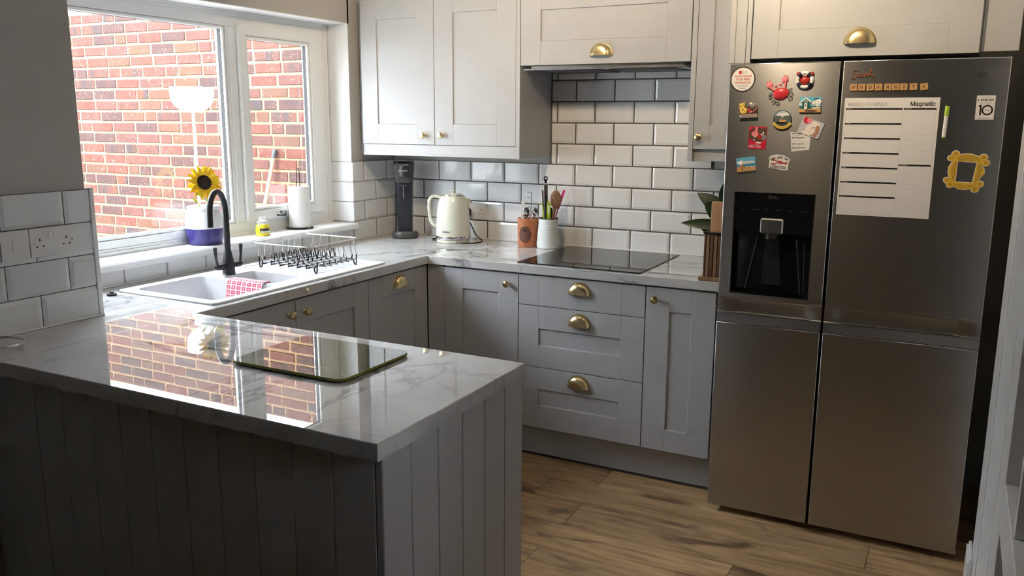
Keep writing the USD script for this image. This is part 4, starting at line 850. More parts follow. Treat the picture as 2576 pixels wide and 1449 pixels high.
# ribbed jar
jx, jy = 1.017, -.122
pm('jar_glaze', (.70, .745, .745), .22)
pr = [(0, Z0), (.052, Z0), (.0575, Z0 + .006), (.0585, Z0 + .018)]
for k in range(19):
    z = Z0 + .020 + k * .0052; r = .0583 - (.0083) * (k / 18) ** 1.2; pr += [(r - .0011, z), (r, z + .0012), (r, z + .0040)]
pr += [(.0488, Z0 + .122), (.0497, Z0 + .126), (.0497, Z0 + .147), (.048, Z0 + .149), (.0455, Z0 + .147), (.0455, Z0 + .02), (0, Z0 + .018)]
t = thing('utensil_jar', 'white ribbed ceramic utensil jar with a black rim', 'utensil jar', (jx, jy, Z0))
obj('body', lathe(pr, 44, (jx, jy, 0)), 'jar_glaze', t, smooth=25)
obj('rim', lathe([(.0450, Z0 + .1492), (.0497, Z0 + .1492), (.0500, Z0 + .1515), (.0490, Z0 + .153), (.0460, Z0 + .153), (.0450, Z0 + .1492)], 44, (jx, jy, 0)), 'black_plastic', t, smooth=40)
c = (jx, jy)
t = ut('tongs', 'steel kitchen tongs with a black hanging loop, tallest in the ribbed jar', 'tongs', P(c, -.018, .1))
obj('arm', blade(c, -.014, .03, -.019, .318, .0055, .004, .010), 'table_steel', t); obj('arm', blade(c, -.006, .03, -.012, .318, .006, .004, -.004), 'table_steel', t)
obj('grip', blade(c, -.010, .03, -.014, .262, .0042, .005, .014), 'black_plastic', t)
lo = Polygon([(-.0105, .012), (-.0035, -.013), (.0035, -.013), (.0105, .012)]).union(Point(0, .012).buffer(.0105)).difference(Point(0, .012).buffer(.0048))
obj('hanging_loop', tf(mv(ext(lo, .006), z=-.003), frame(P(c, -.0165, .338, .003), RX, RZ, RW)), 'black_plastic', t)
t = ut('knife', 'thin dark-handled knife at the left in the ribbed jar', 'knife', P(c, -.03, .1)); obj('handle', blade(c, -.024, .11, -.030, .292, .0036, .006, .0), 'dark_grey', t); obj('blade', blade(c, -.016, .03, -.024, .125, .003, .002, .0), 'table_steel', t)
t = ut('wooden_spoon', 'wooden spoon with a broad oval bowl in the ribbed jar', 'spoon', P(c, .02, .1))
b = ell((0, 0, 0), (.0275, .046, .007), 3); b.apply_transform(frame(P(c, .035, .246, .014), RX, RZ, RW)); obj('bowl', b, 'spoon_wood', t, smooth=True)
obj('handle', tube(bez(P(c, .010, .030, .006), P(c, .018, .12, .014), P(c, .030, .205, .014), n=6), .0075, 10), 'spoon_wood', t, smooth=40)
t = ut('peeler', 'lime green peeler handle in the ribbed jar', 'peeler', P(c, .0, .1))
lo = rrect(-.0095, .0095, -.048, .048, .0093, 8).difference(rrect(-.0035, .0035, -.012, .036, .0033, 6)); obj('handle', tf(mv(ext(lo, .007), z=-.0035), frame(P(c, -.001, .188, .026), RX, RZ, RW)), 'plastic_green', t); obj('tip', blade(c, .0, .225, .001, .252, .004, .003, .026), 'plastic_white', t)
t = ut('brush', 'slim lime and grey tool leaning left in the ribbed jar', 'tool', P(c, -.03, .1)); obj('handle', tube([P(c, -.008, .03, .016), P(c, -.034, .232, .020)], .0032, 8), 'plastic_green', t, smooth=40)
t = ut('pastry_brush', 'pink silicone utensil leaning right in the ribbed jar', 'utensil', P(c, .05, .1)); obj('blade', blade(c, .046, .195, .078, .292, .0062, .006, -.008), 'plastic_pink', t); obj('handle', tube([P(c, .005, .03, -.004), P(c, .048, .20, -.008)], .003, 8), 'plastic_pink', t, smooth=40)
t = ut('turner', 'dark short handle between the peeler and the wooden spoon', 'utensil', P(c, .012, .1)); obj('handle', blade(c, .010, .03, .013, .205, .0055, .007, .010), 'black_plastic', t)
t = ut('masher', 'thin wire utensil with a ring behind the wooden spoon', 'utensil', P(c, .04, .1)); obj('shaft', tube([P(c, .016, .03, -.012), P(c, .052, .265, -.016)], .0011, 6), 'table_steel', t); obj('ring', tube([P(c, .054 + .010 * math.cos(q), .276 + .011 * math.sin(q), -.016) for q in np.linspace(0, 2 * PI, 20, endpoint=False)], .0011, 6, closed=True), 'table_steel', t)
# hob, board, ring
t = thing('hob', 'black glass induction hob set into the worktop under the extractor', 'hob', (1.38, -.32, H))
obj('glass', slab(rrect(1.087, 1.673, -.602, -.034, .006), H + .0004, H + .0052, .0015), 'black_gloss', t)
pm('hob_line', (.11, .11, .115), .2)
for x, y, r in ((1.22, -.19, .085), (1.22, -.44, .105), (1.53, -.19, .105), (1.53, -.42, .085)):
    obj('zone_mark', mv(ext(Point(x, y).buffer(r, quad_segs=16).difference(Point(x, y).buffer(r - .0006, quad_segs=16)), .0002), z=H + .00525), 'hob_line', t) if 0 else None
obj('control_strip', mv(ext(sbox(1.30, -.585, 1.46, -.5835), .0002), z=H + .0053), 'hob_line', t)
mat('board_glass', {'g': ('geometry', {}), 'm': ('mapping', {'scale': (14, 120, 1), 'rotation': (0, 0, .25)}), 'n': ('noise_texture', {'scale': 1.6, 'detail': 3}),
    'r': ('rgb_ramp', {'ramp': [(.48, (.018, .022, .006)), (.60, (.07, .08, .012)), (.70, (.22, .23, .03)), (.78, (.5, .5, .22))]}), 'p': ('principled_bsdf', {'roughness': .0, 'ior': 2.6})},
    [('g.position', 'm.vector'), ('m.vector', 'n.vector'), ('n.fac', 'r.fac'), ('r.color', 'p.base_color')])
pm('board_edge', (.17, .20, .02), .12)
t = thing('chopping_board', 'mirror-like glass chopping board with olive edges lying on the peninsula', 'chopping board', (1.35, -2.257, H))
bpg = rrect(1.164, 1.541, -2.408, -2.106, .030, 8)
obj('glass', mv(slab(bpg, 0, .0062, .0012), z=H + .0045), 'board_edge', t)
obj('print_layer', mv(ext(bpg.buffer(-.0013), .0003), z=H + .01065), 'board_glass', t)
for x in (1.20, 1.505):
    for y in (-2.37, -2.145): obj('foot', cyl(.008, H + .0002, H + .0046, (x, y), 16), 'black_plastic', t)
t = thing('trivet', 'round polished wire trivet at the left end of the peninsula worktop', 'trivet', (.490, -2.612, H))
a = np.linspace(0, 2 * PI, 48, endpoint=False); obj('ring', tube(np.c_[.490 + .068 * np.cos(a), -2.602 + .062 * np.sin(a), np.full(48, H + .0165)], .0042, 8, closed=True), 'chrome', t, smooth=40)
for q in (.5, 2.6, 4.7): obj('leg', tube([(.490 + .068 * math.cos(q), -2.602 + .062 * math.sin(q), H + .0003), (.490 + .068 * math.cos(q), -2.602 + .062 * math.sin(q), H + .0165)], .003, 8), 'chrome', t)
# utensil block, bamboo board and plant by the fridge
noisy('walnut', (.12, .060, .034), (.18, .095, .055), 12, stretch=(3, 3, .25), rough=.5)
noisy('walnut_light', (.27, .15, .085), (.34, .20, .115), 12, stretch=(3, 3, .25), rough=.5)
t = thing('knife_block', 'slatted walnut knife block with a black rim beside the fridge', 'knife block', (1.98, -.57, Z0))
obj('base', cbox(1.927, 2.030, -.628, -.508, Z0, Z0 + .016, .002), 'walnut_light', t)
for k, y in enumerate(np.linspace(-.612, -.524, 5)): obj('slat', cbox(1.943, 1.949, y - .007, y + .007, Z0 + .0162, Z0 + .190, .001), 'walnut', t)
for k, x in enumerate(np.linspace(1.9585, 2.020, 5)): obj('slat', cbox(x - .0062, x + .0062, -.6195, -.6125, Z0 + .0162, Z0 + .190, .001), 'walnut_light' if k % 2 == 0 else 'walnut', t)
obj('core', cbox(1.951, 2.026, -.611, -.517, Z0 + .0162, Z0 + .188, .001), 'black_matt', t)
obj('rim', mv(ext(rrect(1.938, 2.030, -.624, -.512, .006).difference(rrect(1.955, 2.018, -.605, -.53, .004)), .007), z=Z0 + .1905), 'black_plastic', t)
t = thing('bamboo_board', 'tall bamboo board standing in the top of the walnut knife block', 'board', (1.99, -.57, Z0 + .19))
obj('board', cbox(1.9565, 2.016, -.585, -.570, Z0 + .1885, Z0 + .318, .002), 'bamboo', t)
qx, qy = 1.972, -.335
t = thing('potted_plant', 'dark green broad-leaved plant behind the knife block beside the fridge', 'plant', (qx, qy, Z0))
obj('pot', lathe([(0, Z0), (.036, Z0), (.047, Z0 + .085), (.049, Z0 + .09), (.045, Z0 + .09), (.040, Z0 + .07), (0, Z0 + .07)], 32, (qx, qy, 0)), 'glaze_white', t, smooth=40)
noisy('leaf_dark', (.012, .035, .012), (.022, .055, .020), 20, rough=.32); pm('leaf_fresh', (.16, .36, .03), .35)
obj('stem', tube(bez((qx, qy, Z0 + .07), (qx - .004, qy - .01, Z0 + .20), (qx - .006, qy - .01, Z0 + .34)), .005, 8), 'stem_green', t, smooth=40)
UPL = (.35, -.8, .3)
for base, d, L, w, m in [((qx - .01, qy, 1.18), (.15, -.05, 1), .165, .050, 'leaf_dark'), ((qx - .01, qy, 1.17), (-.78, -.15, .52), .155, .034, 'leaf_dark'), ((qx, qy - .01, 1.15), (-.55, -.25, .35), .12, .048, 'leaf_dark'),
        ((qx, qy - .02, 1.085), (-.90, -.25, .32), .165, .026, 'leaf_dark'), ((qx - .01, qy - .03, 1.12), (-.93, -.35, .05), .185, .024, 'leaf_dark'), ((qx - .01, qy - .02, 1.05), (-.72, -.2, .42), .125, .017, 'leaf_fresh')]:
    place_leaf(t, base, d, L, w, m, upv=UPL, curl=.05, fold=.12, nn=10)

# ------------------------------------------------------------------ on the fridge doors
def on(m, u, v, a=0.0, w=0.0, sx=1.0, sy=1.0):
    """Flat piece in the xy plane -> stuck on the fridge front at (u, v), turned by a, w above the steel."""
    Rz = rot(math.radians(a), (0, 0, 1)); Sc = np.diag([sx, sy, 1, 1])
    return tf(m, MF @ frame((u, v, w + .0004), (1, 0, 0), (0, 1, 0), (0, 0, 1)) @ Rz @ Sc)
def fthing(name, label, cat, u, v, group=None): return thing(name, label, cat, (u, FY, v), group)
def disc(r, n=16): return Point(0, 0).buffer(r, quad_segs=n)
def at(g, x, y, a=0): return affinity.translate(affinity.rotate(g, a, origin=(0, 0)), x, y)
def oval(rx, ry, n=12): return affinity.scale(Point(0, 0).buffer(1, quad_segs=n), rx, ry)
def dome(rx, ry, h, n=2):
    m = trimesh.creation.icosphere(n); v = np.array(m.vertices); v[:, 2] = np.maximum(v[:, 2], .0); m = trimesh.Trimesh(v * [rx, ry, h], m.faces, process=False); return m
pm('print_red', (.50, .045, .05), .4); pm('print_black', (.012, .012, .012), .45); pm('print_grey', (.30, .29, .28), .5); pm('print_white', (.76, .74, .71), .3); pm('paper_white', (.74, .72, .68), .35)
pm('crab_red', (.58, .035, .045), .3); pm('crab_pink', (.80, .24, .26), .35); pm('navy', (.02, .025, .05), .35); pm('lob_red', (.42, .03, .022), .3); pm('sea_blue', (.05, .28, .50), .35); pm('sky_blue', (.14, .46, .66), .35)
pm('hut_green', (.015, .13, .11), .35); pm('sand', (.62, .34, .13), .5); pm('resin_white', (.78, .76, .72), .35); pm('brown_dk', (.09, .045, .03), .5); pm('cheese', (.78, .56, .12), .45); pm('mid_grey', (.22, .22, .23), .5); pm('taupe', (.36, .30, .24), .5)
pm('card_red', (.56, .022, .055), .25); pm('gold', (.66, .42, .05), .4); pm('gold_dk', (.36, .20, .02), .5); pm('photo_grey', (.52, .51, .55), .15); pm('photo_cream', (.80, .70, .62), .15); pm('photo_brown', (.40, .22, .14), .2); pm('copper', (.26, .085, .045), .45)
pm('hut_dark', (.03, .045, .05), .3); pm('hills_green', (.10, .13, .11), .4); pm('sky_pale', (.42, .52, .60), .4); pm('wire_dark', (.06, .065, .065), .35, .6)
noisy('letter_wood', (.42, .235, .085), (.52, .30, .12), 60, rough=.5)
# round guarantee sticker
t = fthing('sticker', 'round white guarantee sticker with red lettering at the top left of the fridge', 'sticker', 2.0895, 1.7065)
obj('disc', on(ext(disc(.0455, 24), .0004), 2.0895, 1.7065), 'print_grey' if 0 else 'wire_chrome', t); obj('paper', on(ext(disc(.0410, 24), .0003), 2.0895, 1.7065, 0, .0004), 'paper_white', t)
obj('emblem', on(mv(ext(disc(.0062), .0003), -.010, .0245), 2.0895, 1.7065, 0, .0007), 'print_red', t); obj('lettering', on(mv(text('LG', .0085, .0003), 0, .020), 2.0895, 1.7065, 0, .0007), 'print_grey', t)
for s, y in (('TO ACTIVATE', .0075), ('YOUR FREE', -.0035), ('GUARANTEE', -.0145)): obj('lettering', on(mv(text(s, .0068, .0003, True, center=True), 0, y + .003), 2.0895, 1.7065, 0, .0007), 'print_red', t)
for y, w_ in ((-.021, .021), (-.027, .018), (-.033, .012)): obj('small_print', on(ext(sbox(-w_, y - .0008, w_, y + .0008), .0002), 2.0895, 1.7065, 0, .0007), 'print_grey', t)
# crab
U, V_ = 2.2285, 1.6540
t = fthing('crab_magnet', 'red crab fridge magnet with pink claws and wire legs', 'magnet', U, V_)
O = lambda m, du, dv, a=0, w=0: on(m, U + du, V_ + dv, a, w)
obj('body', O(dome(.0285, .0222, .012, 3), 0, 0, 12), 'crab_red', t, smooth=True)
obj('mouth', O(tube([(.012 * math.cos(q), .006 * math.sin(q), 0) for q in np.linspace(PI + .3, 2 * PI - .3, 9)], .0007, 6), -.003, .0155, 14, .0085), 'brown_dk', t)
for du, dv, a in ((-.041, .0305, 20), (.0115, .049, -10)):
    c_ = obj('claw', O(dome(.0125, .0135, .008, 2), du, dv, a), 'crab_pink', t, smooth=True)
    for k in range(5): obj('spot', O(dome(.0013, .0013, .0012, 1), du + .0065 * math.cos(1.3 * k + .4), dv + .0065 * math.sin(1.3 * k + .4), 0, .0066), 'crab_red', c_)
    obj('pincer', O(ext(Polygon([(-.010, .004), (-.004, .016), (0, .008), (.004, .016), (.010, .004)]), .004), du, dv, a), 'crab_red', c_)
for p0, p1 in (((-.024, .011), (-.037, .022)), ((.012, .018), (.0145, .038))): obj('arm', O(tube([(p0[0], p0[1], .004), (p1[0], p1[1], .005)], .0042, 8), 0, 0), 'crab_pink', t, smooth=40)
for du, dv in ((-.019, .027), (-.0035, .033)): obj('eye', O(dome(.0055, .005, .005, 2), du, dv), 'crab_pink', t, smooth=True)
for du, dv in ((.021, .006), (.0215, -.006), (-.0215, .0), (-.0135, -.0125), (-.021, -.009)): obj('spot', O(dome(.0026, .0024, .002, 1), du, dv, 0, .006), 'crab_pink', t, smooth=True)
for k, (du, dv, r, a0) in enumerate(((.033, .012, .0075, .4), (.037, -.004, .0085, 0), (.033, -.017, .009, -.6), (-.036, -.002, .007, 3.2), (-.036, -.012, .0075, 3.6), (-.024, -.028, .0085, 4.2), (-.010, -.034, .008, 4.9))):
    q = np.linspace(0, 3.6 * PI, 30); rr = np.linspace(1, .35, 30) * r
    obj('leg', O(tube(np.c_[rr * np.cos(q + a0), rr * np.sin(q + a0), .002 + .0004 * q], .0007, 5), du, dv), 'wire_dark', t)
# lobster on a lifebuoy
U, V_ = 2.3085, 1.7005
t = fthing('lifebuoy_magnet', 'round black and white lifebuoy magnet with a red lobster', 'magnet', U, V_)
tor = trimesh.creation.torus(.0245, .0062, major_sections=40, minor_sections=10)
obj('ring', O(tor, 0, 0, 0, .0064), 'resin_white', t, smooth=True)
for a in (45, 135, 222, 318):
    q = np.radians(np.linspace(a - 17, a + 17, 8)); obj('band', O(tube(np.c_[.0245 * np.cos(q), .0245 * np.sin(q), np.full(8, .0068)], .0067, 10), 0, 0), 'navy', t, smooth=40)
obj('lobster', O(dome(.0170, .0155, .011, 3), 0, -.002), 'lob_red', t, smooth=True)
for s in (-1, 1): obj('claw', O(dome(.0075, .0085, .007, 2), s * .0225, .0205, s * -20, .004), 'lob_red', t, smooth=True); obj('eye', O(dome(.0035, .004, .004, 2), s * .004, .016, 0, .006), 'resin_white', t, smooth=True)
# beach hut
U, V_ = 2.3325, 1.6150
t = fthing('hut_magnet', 'seaside magnet with a green beach hut and white sailing boat', 'magnet', U, V_)
sh = rrect(-.0365, .0365, -.0265, .0265, .007, 4)
obj('plate', O(ext(sh, .004), 0, 0), 'sky_blue', t)
Y = lambda name, poly, h, w, m: obj(name, O(ext(poly.intersection(sh.buffer(.002)), h), 0, 0, 0, w), m, t)
Y('sea', sbox(-.036, -.016, .036, -.006), .001, .004, 'hut_green'); Y('beach', sbox(-.037, -.027, .037, -.014), .0025, .004, 'sand'); Y('cloud', unary_union([at(oval(.014, .007), .018, .006), at(oval(.010, .008), .028, .010), at(oval(.02, .006), -.02, .002)]), .0008, .004, 'resin_white')
Y('hut', Polygon([(-.027, -.016), (-.027, .010), (-.014, .020), (-.001, .010), (-.001, -.016)]), .003, .004, 'hut_green')
Y('roof', LineString([(-.0325, .008), (-.0145, .0225), (.0035, .008)]).buffer(.0022, cap_style=2), .004, .004, 'resin_white'); Y('hut_door', sbox(-.0195, -.0165, -.0090, .004), .0012, .007, 'resin_white'); Y('emblem', at(disc(.0052), -.0142, .0095), .0012, .007, 'resin_white'); Y('emblem', at(disc(.0026), -.0142, .0095), .0012, .0082, 'hut_green'); Y('keyhole', sbox(-.0158, -.006, -.0128, -.0005), .0008, .0082, 'brown_dk')
Y('steps', unary_union([sbox(.006, y, .018 + .001 * k, y + .0022) for k, y in enumerate((-.004, .001, .006))]), .0018, .0045, 'resin_white'); Y('sail', Polygon([(.020, -.006), (.031, -.006), (.021, .014)]), .0016, .0048, 'resin_white'); Y('sail', Polygon([(.0335, -.006), (.0365, -.006), (.033, .010)]), .0014, .0048, 'resin_white'); Y('boat', Polygon([(.005, -.009), (.036, -.009), (.034, -.013), (.009, -.013)]), .002, .0048, 'resin_white'); Y('gull', LineString([(.012, .019), (.018, .022), (.026, .022)]).buffer(.0011), .001, .0048, 'brown_dk')
Y('caption', at(oval(.022, .0032), .004, -.0215), .0008, .0065, 'brown_dk')
# cheese magnet
U, V_ = 2.1185, 1.5965
t = fthing('cheese_magnet', 'small brown resin magnet with a wedge of yellow cheese and a caption strip', 'magnet', U, V_)
a = 3
obj('block', on(cbox(-.032, .032, -.027, .014, 0, .011, .002), U, V_, a), 'brown_dk', t); obj('caption_strip', on(cbox(-.0325, .0325, -.0285, -.0155, 0, .013, .0015), U, V_, a), 'taupe', t); obj('caption', on(ext(sbox(-.023, -.0225, .022, -.0210), .0003), U, V_, a, .013), 'brown_dk', t)
obj('cheese', on(ext(Polygon([(-.0325, .024), (-.012, .0265), (-.0145, .010), (-.004, .006), (-.008, -.011), (-.022, -.013), (-.030, -.008), (-.0315, .008)]), .013), U, V_, a), 'cheese', t)
for x, y, r in ((-.026, .014, .003), (-.020, .002, .0035), (-.013, -.006, .0022), (-.018, .019, .002)): obj('hole', on(mv(ext(disc(r, 6), .0004), x, y), U, V_, a, .013), 'gold_dk', t)
obj('lump', on(dome(.013, .011, .012, 2), U + .015, V_ + .013, 20, .002), 'mid_grey', t, smooth=True); obj('lump', on(dome(.006, .006, .011, 2), U + .006, V_ + .021, 20, .002), 'resin_white', t, smooth=True); obj('lump', on(dome(.0075, .0085, .012, 2), U + .002, V_ - .002, 0, .004), 'print_red', t, smooth=True); obj('lump', on(dome(.006, .006, .013, 2), U + .0085, V_ - .008, 0, .003), 'crab_pink', t, smooth=True)
obj('tail', on(tube(bez((.012, -.010, .012), (.022, -.004, .013), (.030, .004, .012), (.030, .010, .011)), .0014, 6), U, V_, a), 'crab_pink', t, smooth=40)
# snow globe
U, V_ = 2.2400, 1.5640
t = fthing('globe_magnet', 'round snow globe magnet with a yellow ribbon below', 'magnet', U, V_)
ci = disc(.0315, 20)
obj('disc', O(ext(ci, .005), 0, 0), 'hut_dark' if 'hut_dark' in MAT else 'navy', t)
Z_ = lambda name, poly, h, w, m: obj(name, O(ext(poly.intersection(disc(.0300, 20)), h), 0, 0, 0, w), m, t)
Z_('hills', sbox(-.04, -.02, .04, .012), .0006, .005, 'hills_green' if 'hills_green' in MAT else 'wire_dark'); Z_('sky', sbox(-.04, .012, .04, .04), .0006, .005, 'sky_pale' if 'sky_pale' in MAT else 'sky_blue'); Z_('cloud', unary_union([at(oval(.018, .005), 0, .016), at(oval(.010, .004), .012, .019)]), .0004, .0056, 'resin_white')
Z_('church', Polygon([(-.010, -.010), (-.010, -.004), (-.004, .002), (0, -.002), (.012, -.002), (.014, -.010)]), .0012, .0056, 'sand'); Z_('roof', Polygon([(-.011, -.004), (-.004, .004), (.003, -.002)]), .0008, .0068, 'photo_brown'); Z_('lamp', at(disc(.0032), 0, .008), .0012, .0056, 'resin_white'); Z_('shore', unary_union([at(oval(.022, .003), -.002, -.014), at(oval(.010, .0016), -.016, -.011)]), .0008, .006, 'print_black')
obj('glass_rim', O(trimesh.creation.torus(.0308, .0014, major_sections=40, minor_sections=8), 0, 0, 0, .005), 'wire_dark', t, smooth=True)
rb = Polygon([(.039 * math.sin(q), .006 - .042 * math.cos(q) * .98) for q in np.radians(np.linspace(-56, 56, 13))] + [(.030 * math.sin(q), .006 - .0315 * math.cos(q) * .98) for q in np.radians(np.linspace(62, -62, 13))])
obj('ribbon', O(ext(rb, .0075), 0, 0), 'cheese', t)
word = 'SCARBOROUGH'
for k, ch in enumerate(word):
    q = math.radians(-46 + 92 * k / (len(word) - 1)); m = text(ch, .0056, .0003, True, center=True); obj('letter', on(m, U + .0345 * math.sin(q), V_ + .006 - .0362 * math.cos(q), math.degrees(q), .0075), 'gold_dk', t)
# red drinks card
U, V_ = 2.1550, 1.4965
t = fthing('card_magnet', 'red picture card magnet with white script lettering', 'magnet', U, V_)
rc_ = rrect(-.0325, .0325, -.0405, .0405, .004, 4)
obj('card', on(ext(rc_, .001), U, V_, -1.5), 'card_red', t)
W2 = lambda name, poly, w, m: obj(name, on(ext(poly.intersection(rc_.buffer(-.0005)), .0003), U, V_, -1.5, w), m, t)
W2('picture', Polygon([(-.031, -.004), (-.031, .024), (-.012, .038), (.020, .034), (.031, .038), (.031, -.002), (.012, -.014), (-.012, -.012)]), .001, 'brown_dk'); W2('picture', unary_union([at(oval(.013, .010), -.010, .014), at(oval(.005, .012), -.006, .030)]), .0013, 'crab_pink'); W2('picture', unary_union([at(oval(.014, .009), .018, .004), at(oval(.007, .004), .022, -.004)]), .0013, 'mid_grey'); W2('picture', at(oval(.009, .009), .008, .004), .0016, 'lob_red'); W2('picture', unary_union([at(oval(.004, .003), -.008, .004), at(oval(.003, .005), .020, .018), at(oval(.004, .003), .014, .012)]), .0019, 'photo_cream')
W2('picture', Polygon([(-.0135, -.004), (-.0135, -.011), (-.007, -.008)]), .0016, 'print_white'); W2('caption', Polygon([(-.006, -.020), (-.003, -.014), (.016, -.015), (.012, -.021)]), .0013, 'photo_cream')
cm = text('Coca-Cola', .0085, .0003, True); cm.apply_transform(np.array([[.72, .22, 0, 0], [0, 1, 0, 0], [0, 0, 1, 0], [0, 0, 0, 1.]])); obj('lettering', on(mv(cm, -.0305, -.0355), U, V_, -1.5, .001), 'print_white', t); obj('flourish', on(mv(ext(sbox(-.02, 0, .012, .0008), .0003), -.006, -.0255), U, V_, 3, .001), 'print_white', t)
# note and photo
U, V_ = 2.3070, 1.4825
t = fthing('note', 'small cream paper note with black lines tucked under the tilted photo', 'note', U, V_)
obj('paper', on(ext(Polygon([(-.0365, .0365), (.0345, .0315), (.0325, -.0265), (-.0285, -.034)]), .0003), U, V_), 'paper_white', t)
for y, s in ((.0275, 'WiFi network'), (.013, 'WiFi password'), (-.009, 'WiFi network'), (-.0225, 'WiFi password')):
    obj('lettering', on(text(s, .0048, .0002, True), U - .031 + .0008 * (y < 0) * 4, V_ + y, 2.5, .0003), 'print_black', t); obj('small_print', on(ext(sbox(0, 0, .028, .001), .0002), U - .028 + .003 * (y < 0), V_ + y - .006, 2.5, .0003), 'print_grey', t)
obj('fold', on(ext(sbox(-.033, .001, .033, .0016), .0003), U, V_ - .001, 1, .0002), 'taupe', t)
U, V_ = 2.3400, 1.5340
t = fthing('photo', 'tilted glossy photo of a white and tan pet on a grey ground', 'photo', U, V_)
ph = rrect(-.039, .039, -.0295, .0295, .003, 3); ang = -19.5
obj('print', on(ext(ph, .0006), U, V_, ang, .0016), 'photo_grey', t)
X2 = lambda name, poly, w, m: obj(name, on(ext(poly.intersection(ph), .0002), U, V_, ang, .0022 + w), m, t)
X2('patch', unary_union([at(oval(.017, .019), 0, -.006), at(oval(.016, .009), .010, .016), at(oval(.022, .006), -.004, -.022)]), 0, 'photo_cream'); X2('patch', at(oval(.0125, .013), -.022, .0215), .0002, 'crab_red'); X2('patch', at(oval(.008, .010), -.014, .0225), .0004, 'crab_pink'); X2('patch', unary_union([at(oval(.007, .016), .024, .000, 15), at(oval(.007, .008), .022, -.020)]), .0002, 'photo_brown'); X2('patch', at(oval(.0042, .0012), .008, .003, 45), .0004, 'print_black'); X2('patch', at(oval(.004, .001), .010, -.024, 20), .0004, 'print_black')
# ice cream beach
U, V_ = 2.1200, 1.3985
t = fthing('beach_magnet', 'rectangular beach magnet with an ice cream cone and gulls', 'magnet', U, V_)
bx = sbox(-.0345, -.0255, .0345, .0255); ang = 7.5
obj('plate', on(cbox(-.0345, .0345, -.0255, .0255, 0, .006, .0012), U, V_, ang), 'sky_blue', t)
Q2 = lambda name, poly, h, w, m: obj(name, on(ext(poly.intersection(bx.buffer(-.0003)), h), U, V_, ang, .006 + w), m, t)
Q2('sand', Polygon([(-.036, -.03), (-.036, -.008), (-.01, -.006), (.036, -.008), (.036, -.03)]), .0008, 0, 'sand'); Q2('sea', sbox(-.036, -.008, .036, .0005), .0004, .0, 'sea_blue'); Q2('cloud', unary_union([at(oval(.026, .0055), .008, .007), at(oval(.018, .005), -.020, .009)]), .0004, .0004, 'resin_white')
obj('cone', on(hull([(-.0075, .0, 0), (.0075, .0, 0), (.001, -.022, 0), (-.005, .0, .007), (.005, .0, .007), (.001, -.020, .003)]), U - .0165, V_ - .004, ang - 4, .006), 'sand', t); obj('ice_cream', on(dome(.0085, .0085, .008, 2), U - .0165, V_ + .001, ang, .006), 'resin_white', t, smooth=True); obj('ice_cream', on(dome(.0055, .006, .007, 2), U - .0155, V_ + .0085, ang, .006), 'resin_white', t, smooth=True)
for x, y in ((.008, -.012), (.022, -.012)): obj('gull', on(dome(.005, .0026, .003, 2), U + x, V_ + y + .003, 40, .006), 'resin_white', t, smooth=True)
for x, y in ((-.026, .014), (.006, .0085), (.014, .013)): obj('bird', on(ext(oval(.0022, .0009), .0004), U + x, V_ + y, 20, .0068), 'sea_blue', t)
# lobster sticker
U, V_ = 2.2375, 1.4090
t = fthing('lobster_magnet', 'white cut-out magnet reading you are my lobster', 'magnet', U, V_)
ls = Polygon([(-.0375, .012), (-.030, .0215), (-.012, .0268), (.008, .0265), (.0245, .0215), (.038, .013), (.033, .004), (.0335, -.012), (.0335, -.0245), (.020, -.0265), (-.008, -.024), (-.0335, -.0225), (-.033, -.008), (-.034, .004)]).buffer(.001)
ang = -5; obj('card', on(ext(ls, .0008), U, V_, ang), 'resin_white', t)
for k, ch in enumerate('YOU ARE MY'):
    if ch == ' ': continue
    q = math.radians(-31 + 62 * k / 9); obj('letter', on(mv(text(ch, .0078, .0003, True, center=True), 0, 0), U + .058 * math.sin(q) * .98, V_ - .0415 + .0595 * math.cos(q), ang - math.degrees(q), .0008), 'print_black', t)
obj('lettering', on(mv(text('LOBSTER', .0092, .0003, True, center=True, width=.055), -.001, -.0175), U, V_, ang, .0008), 'print_black', t)
lb = unary_union([at(oval(.0115, .0038), .004, 0, -10), at(oval(.009, .0026), .016, -.0015, -5), Polygon([(.022, .001), (.0285, .005), (.0275, -.007), (.022, -.0045)]), LineString([(-.005, .002), (-.014, .006), (-.021, .0065)]).buffer(.0013), LineString([(-.005, -.003), (-.013, -.0075), (-.019, -.0075)]).buffer(.0013), at(oval(.007, .0026), -.021, .0062, 5), at(oval(.007, .0026), -.0205, -.0082, 5)] + [LineString([(x, s * .003), (x - .003, s * .008)]).buffer(.0005) for x in (.0, .005, .010) for s in (-1, 1)] + [LineString([(-.006, .001), (-.012, .011), (-.003, .0125)]).buffer(.0004)])
obj('lobster', on(ext(lb, .0003), U, V_ + .0005, ang, .0008), 'lob_red', t)
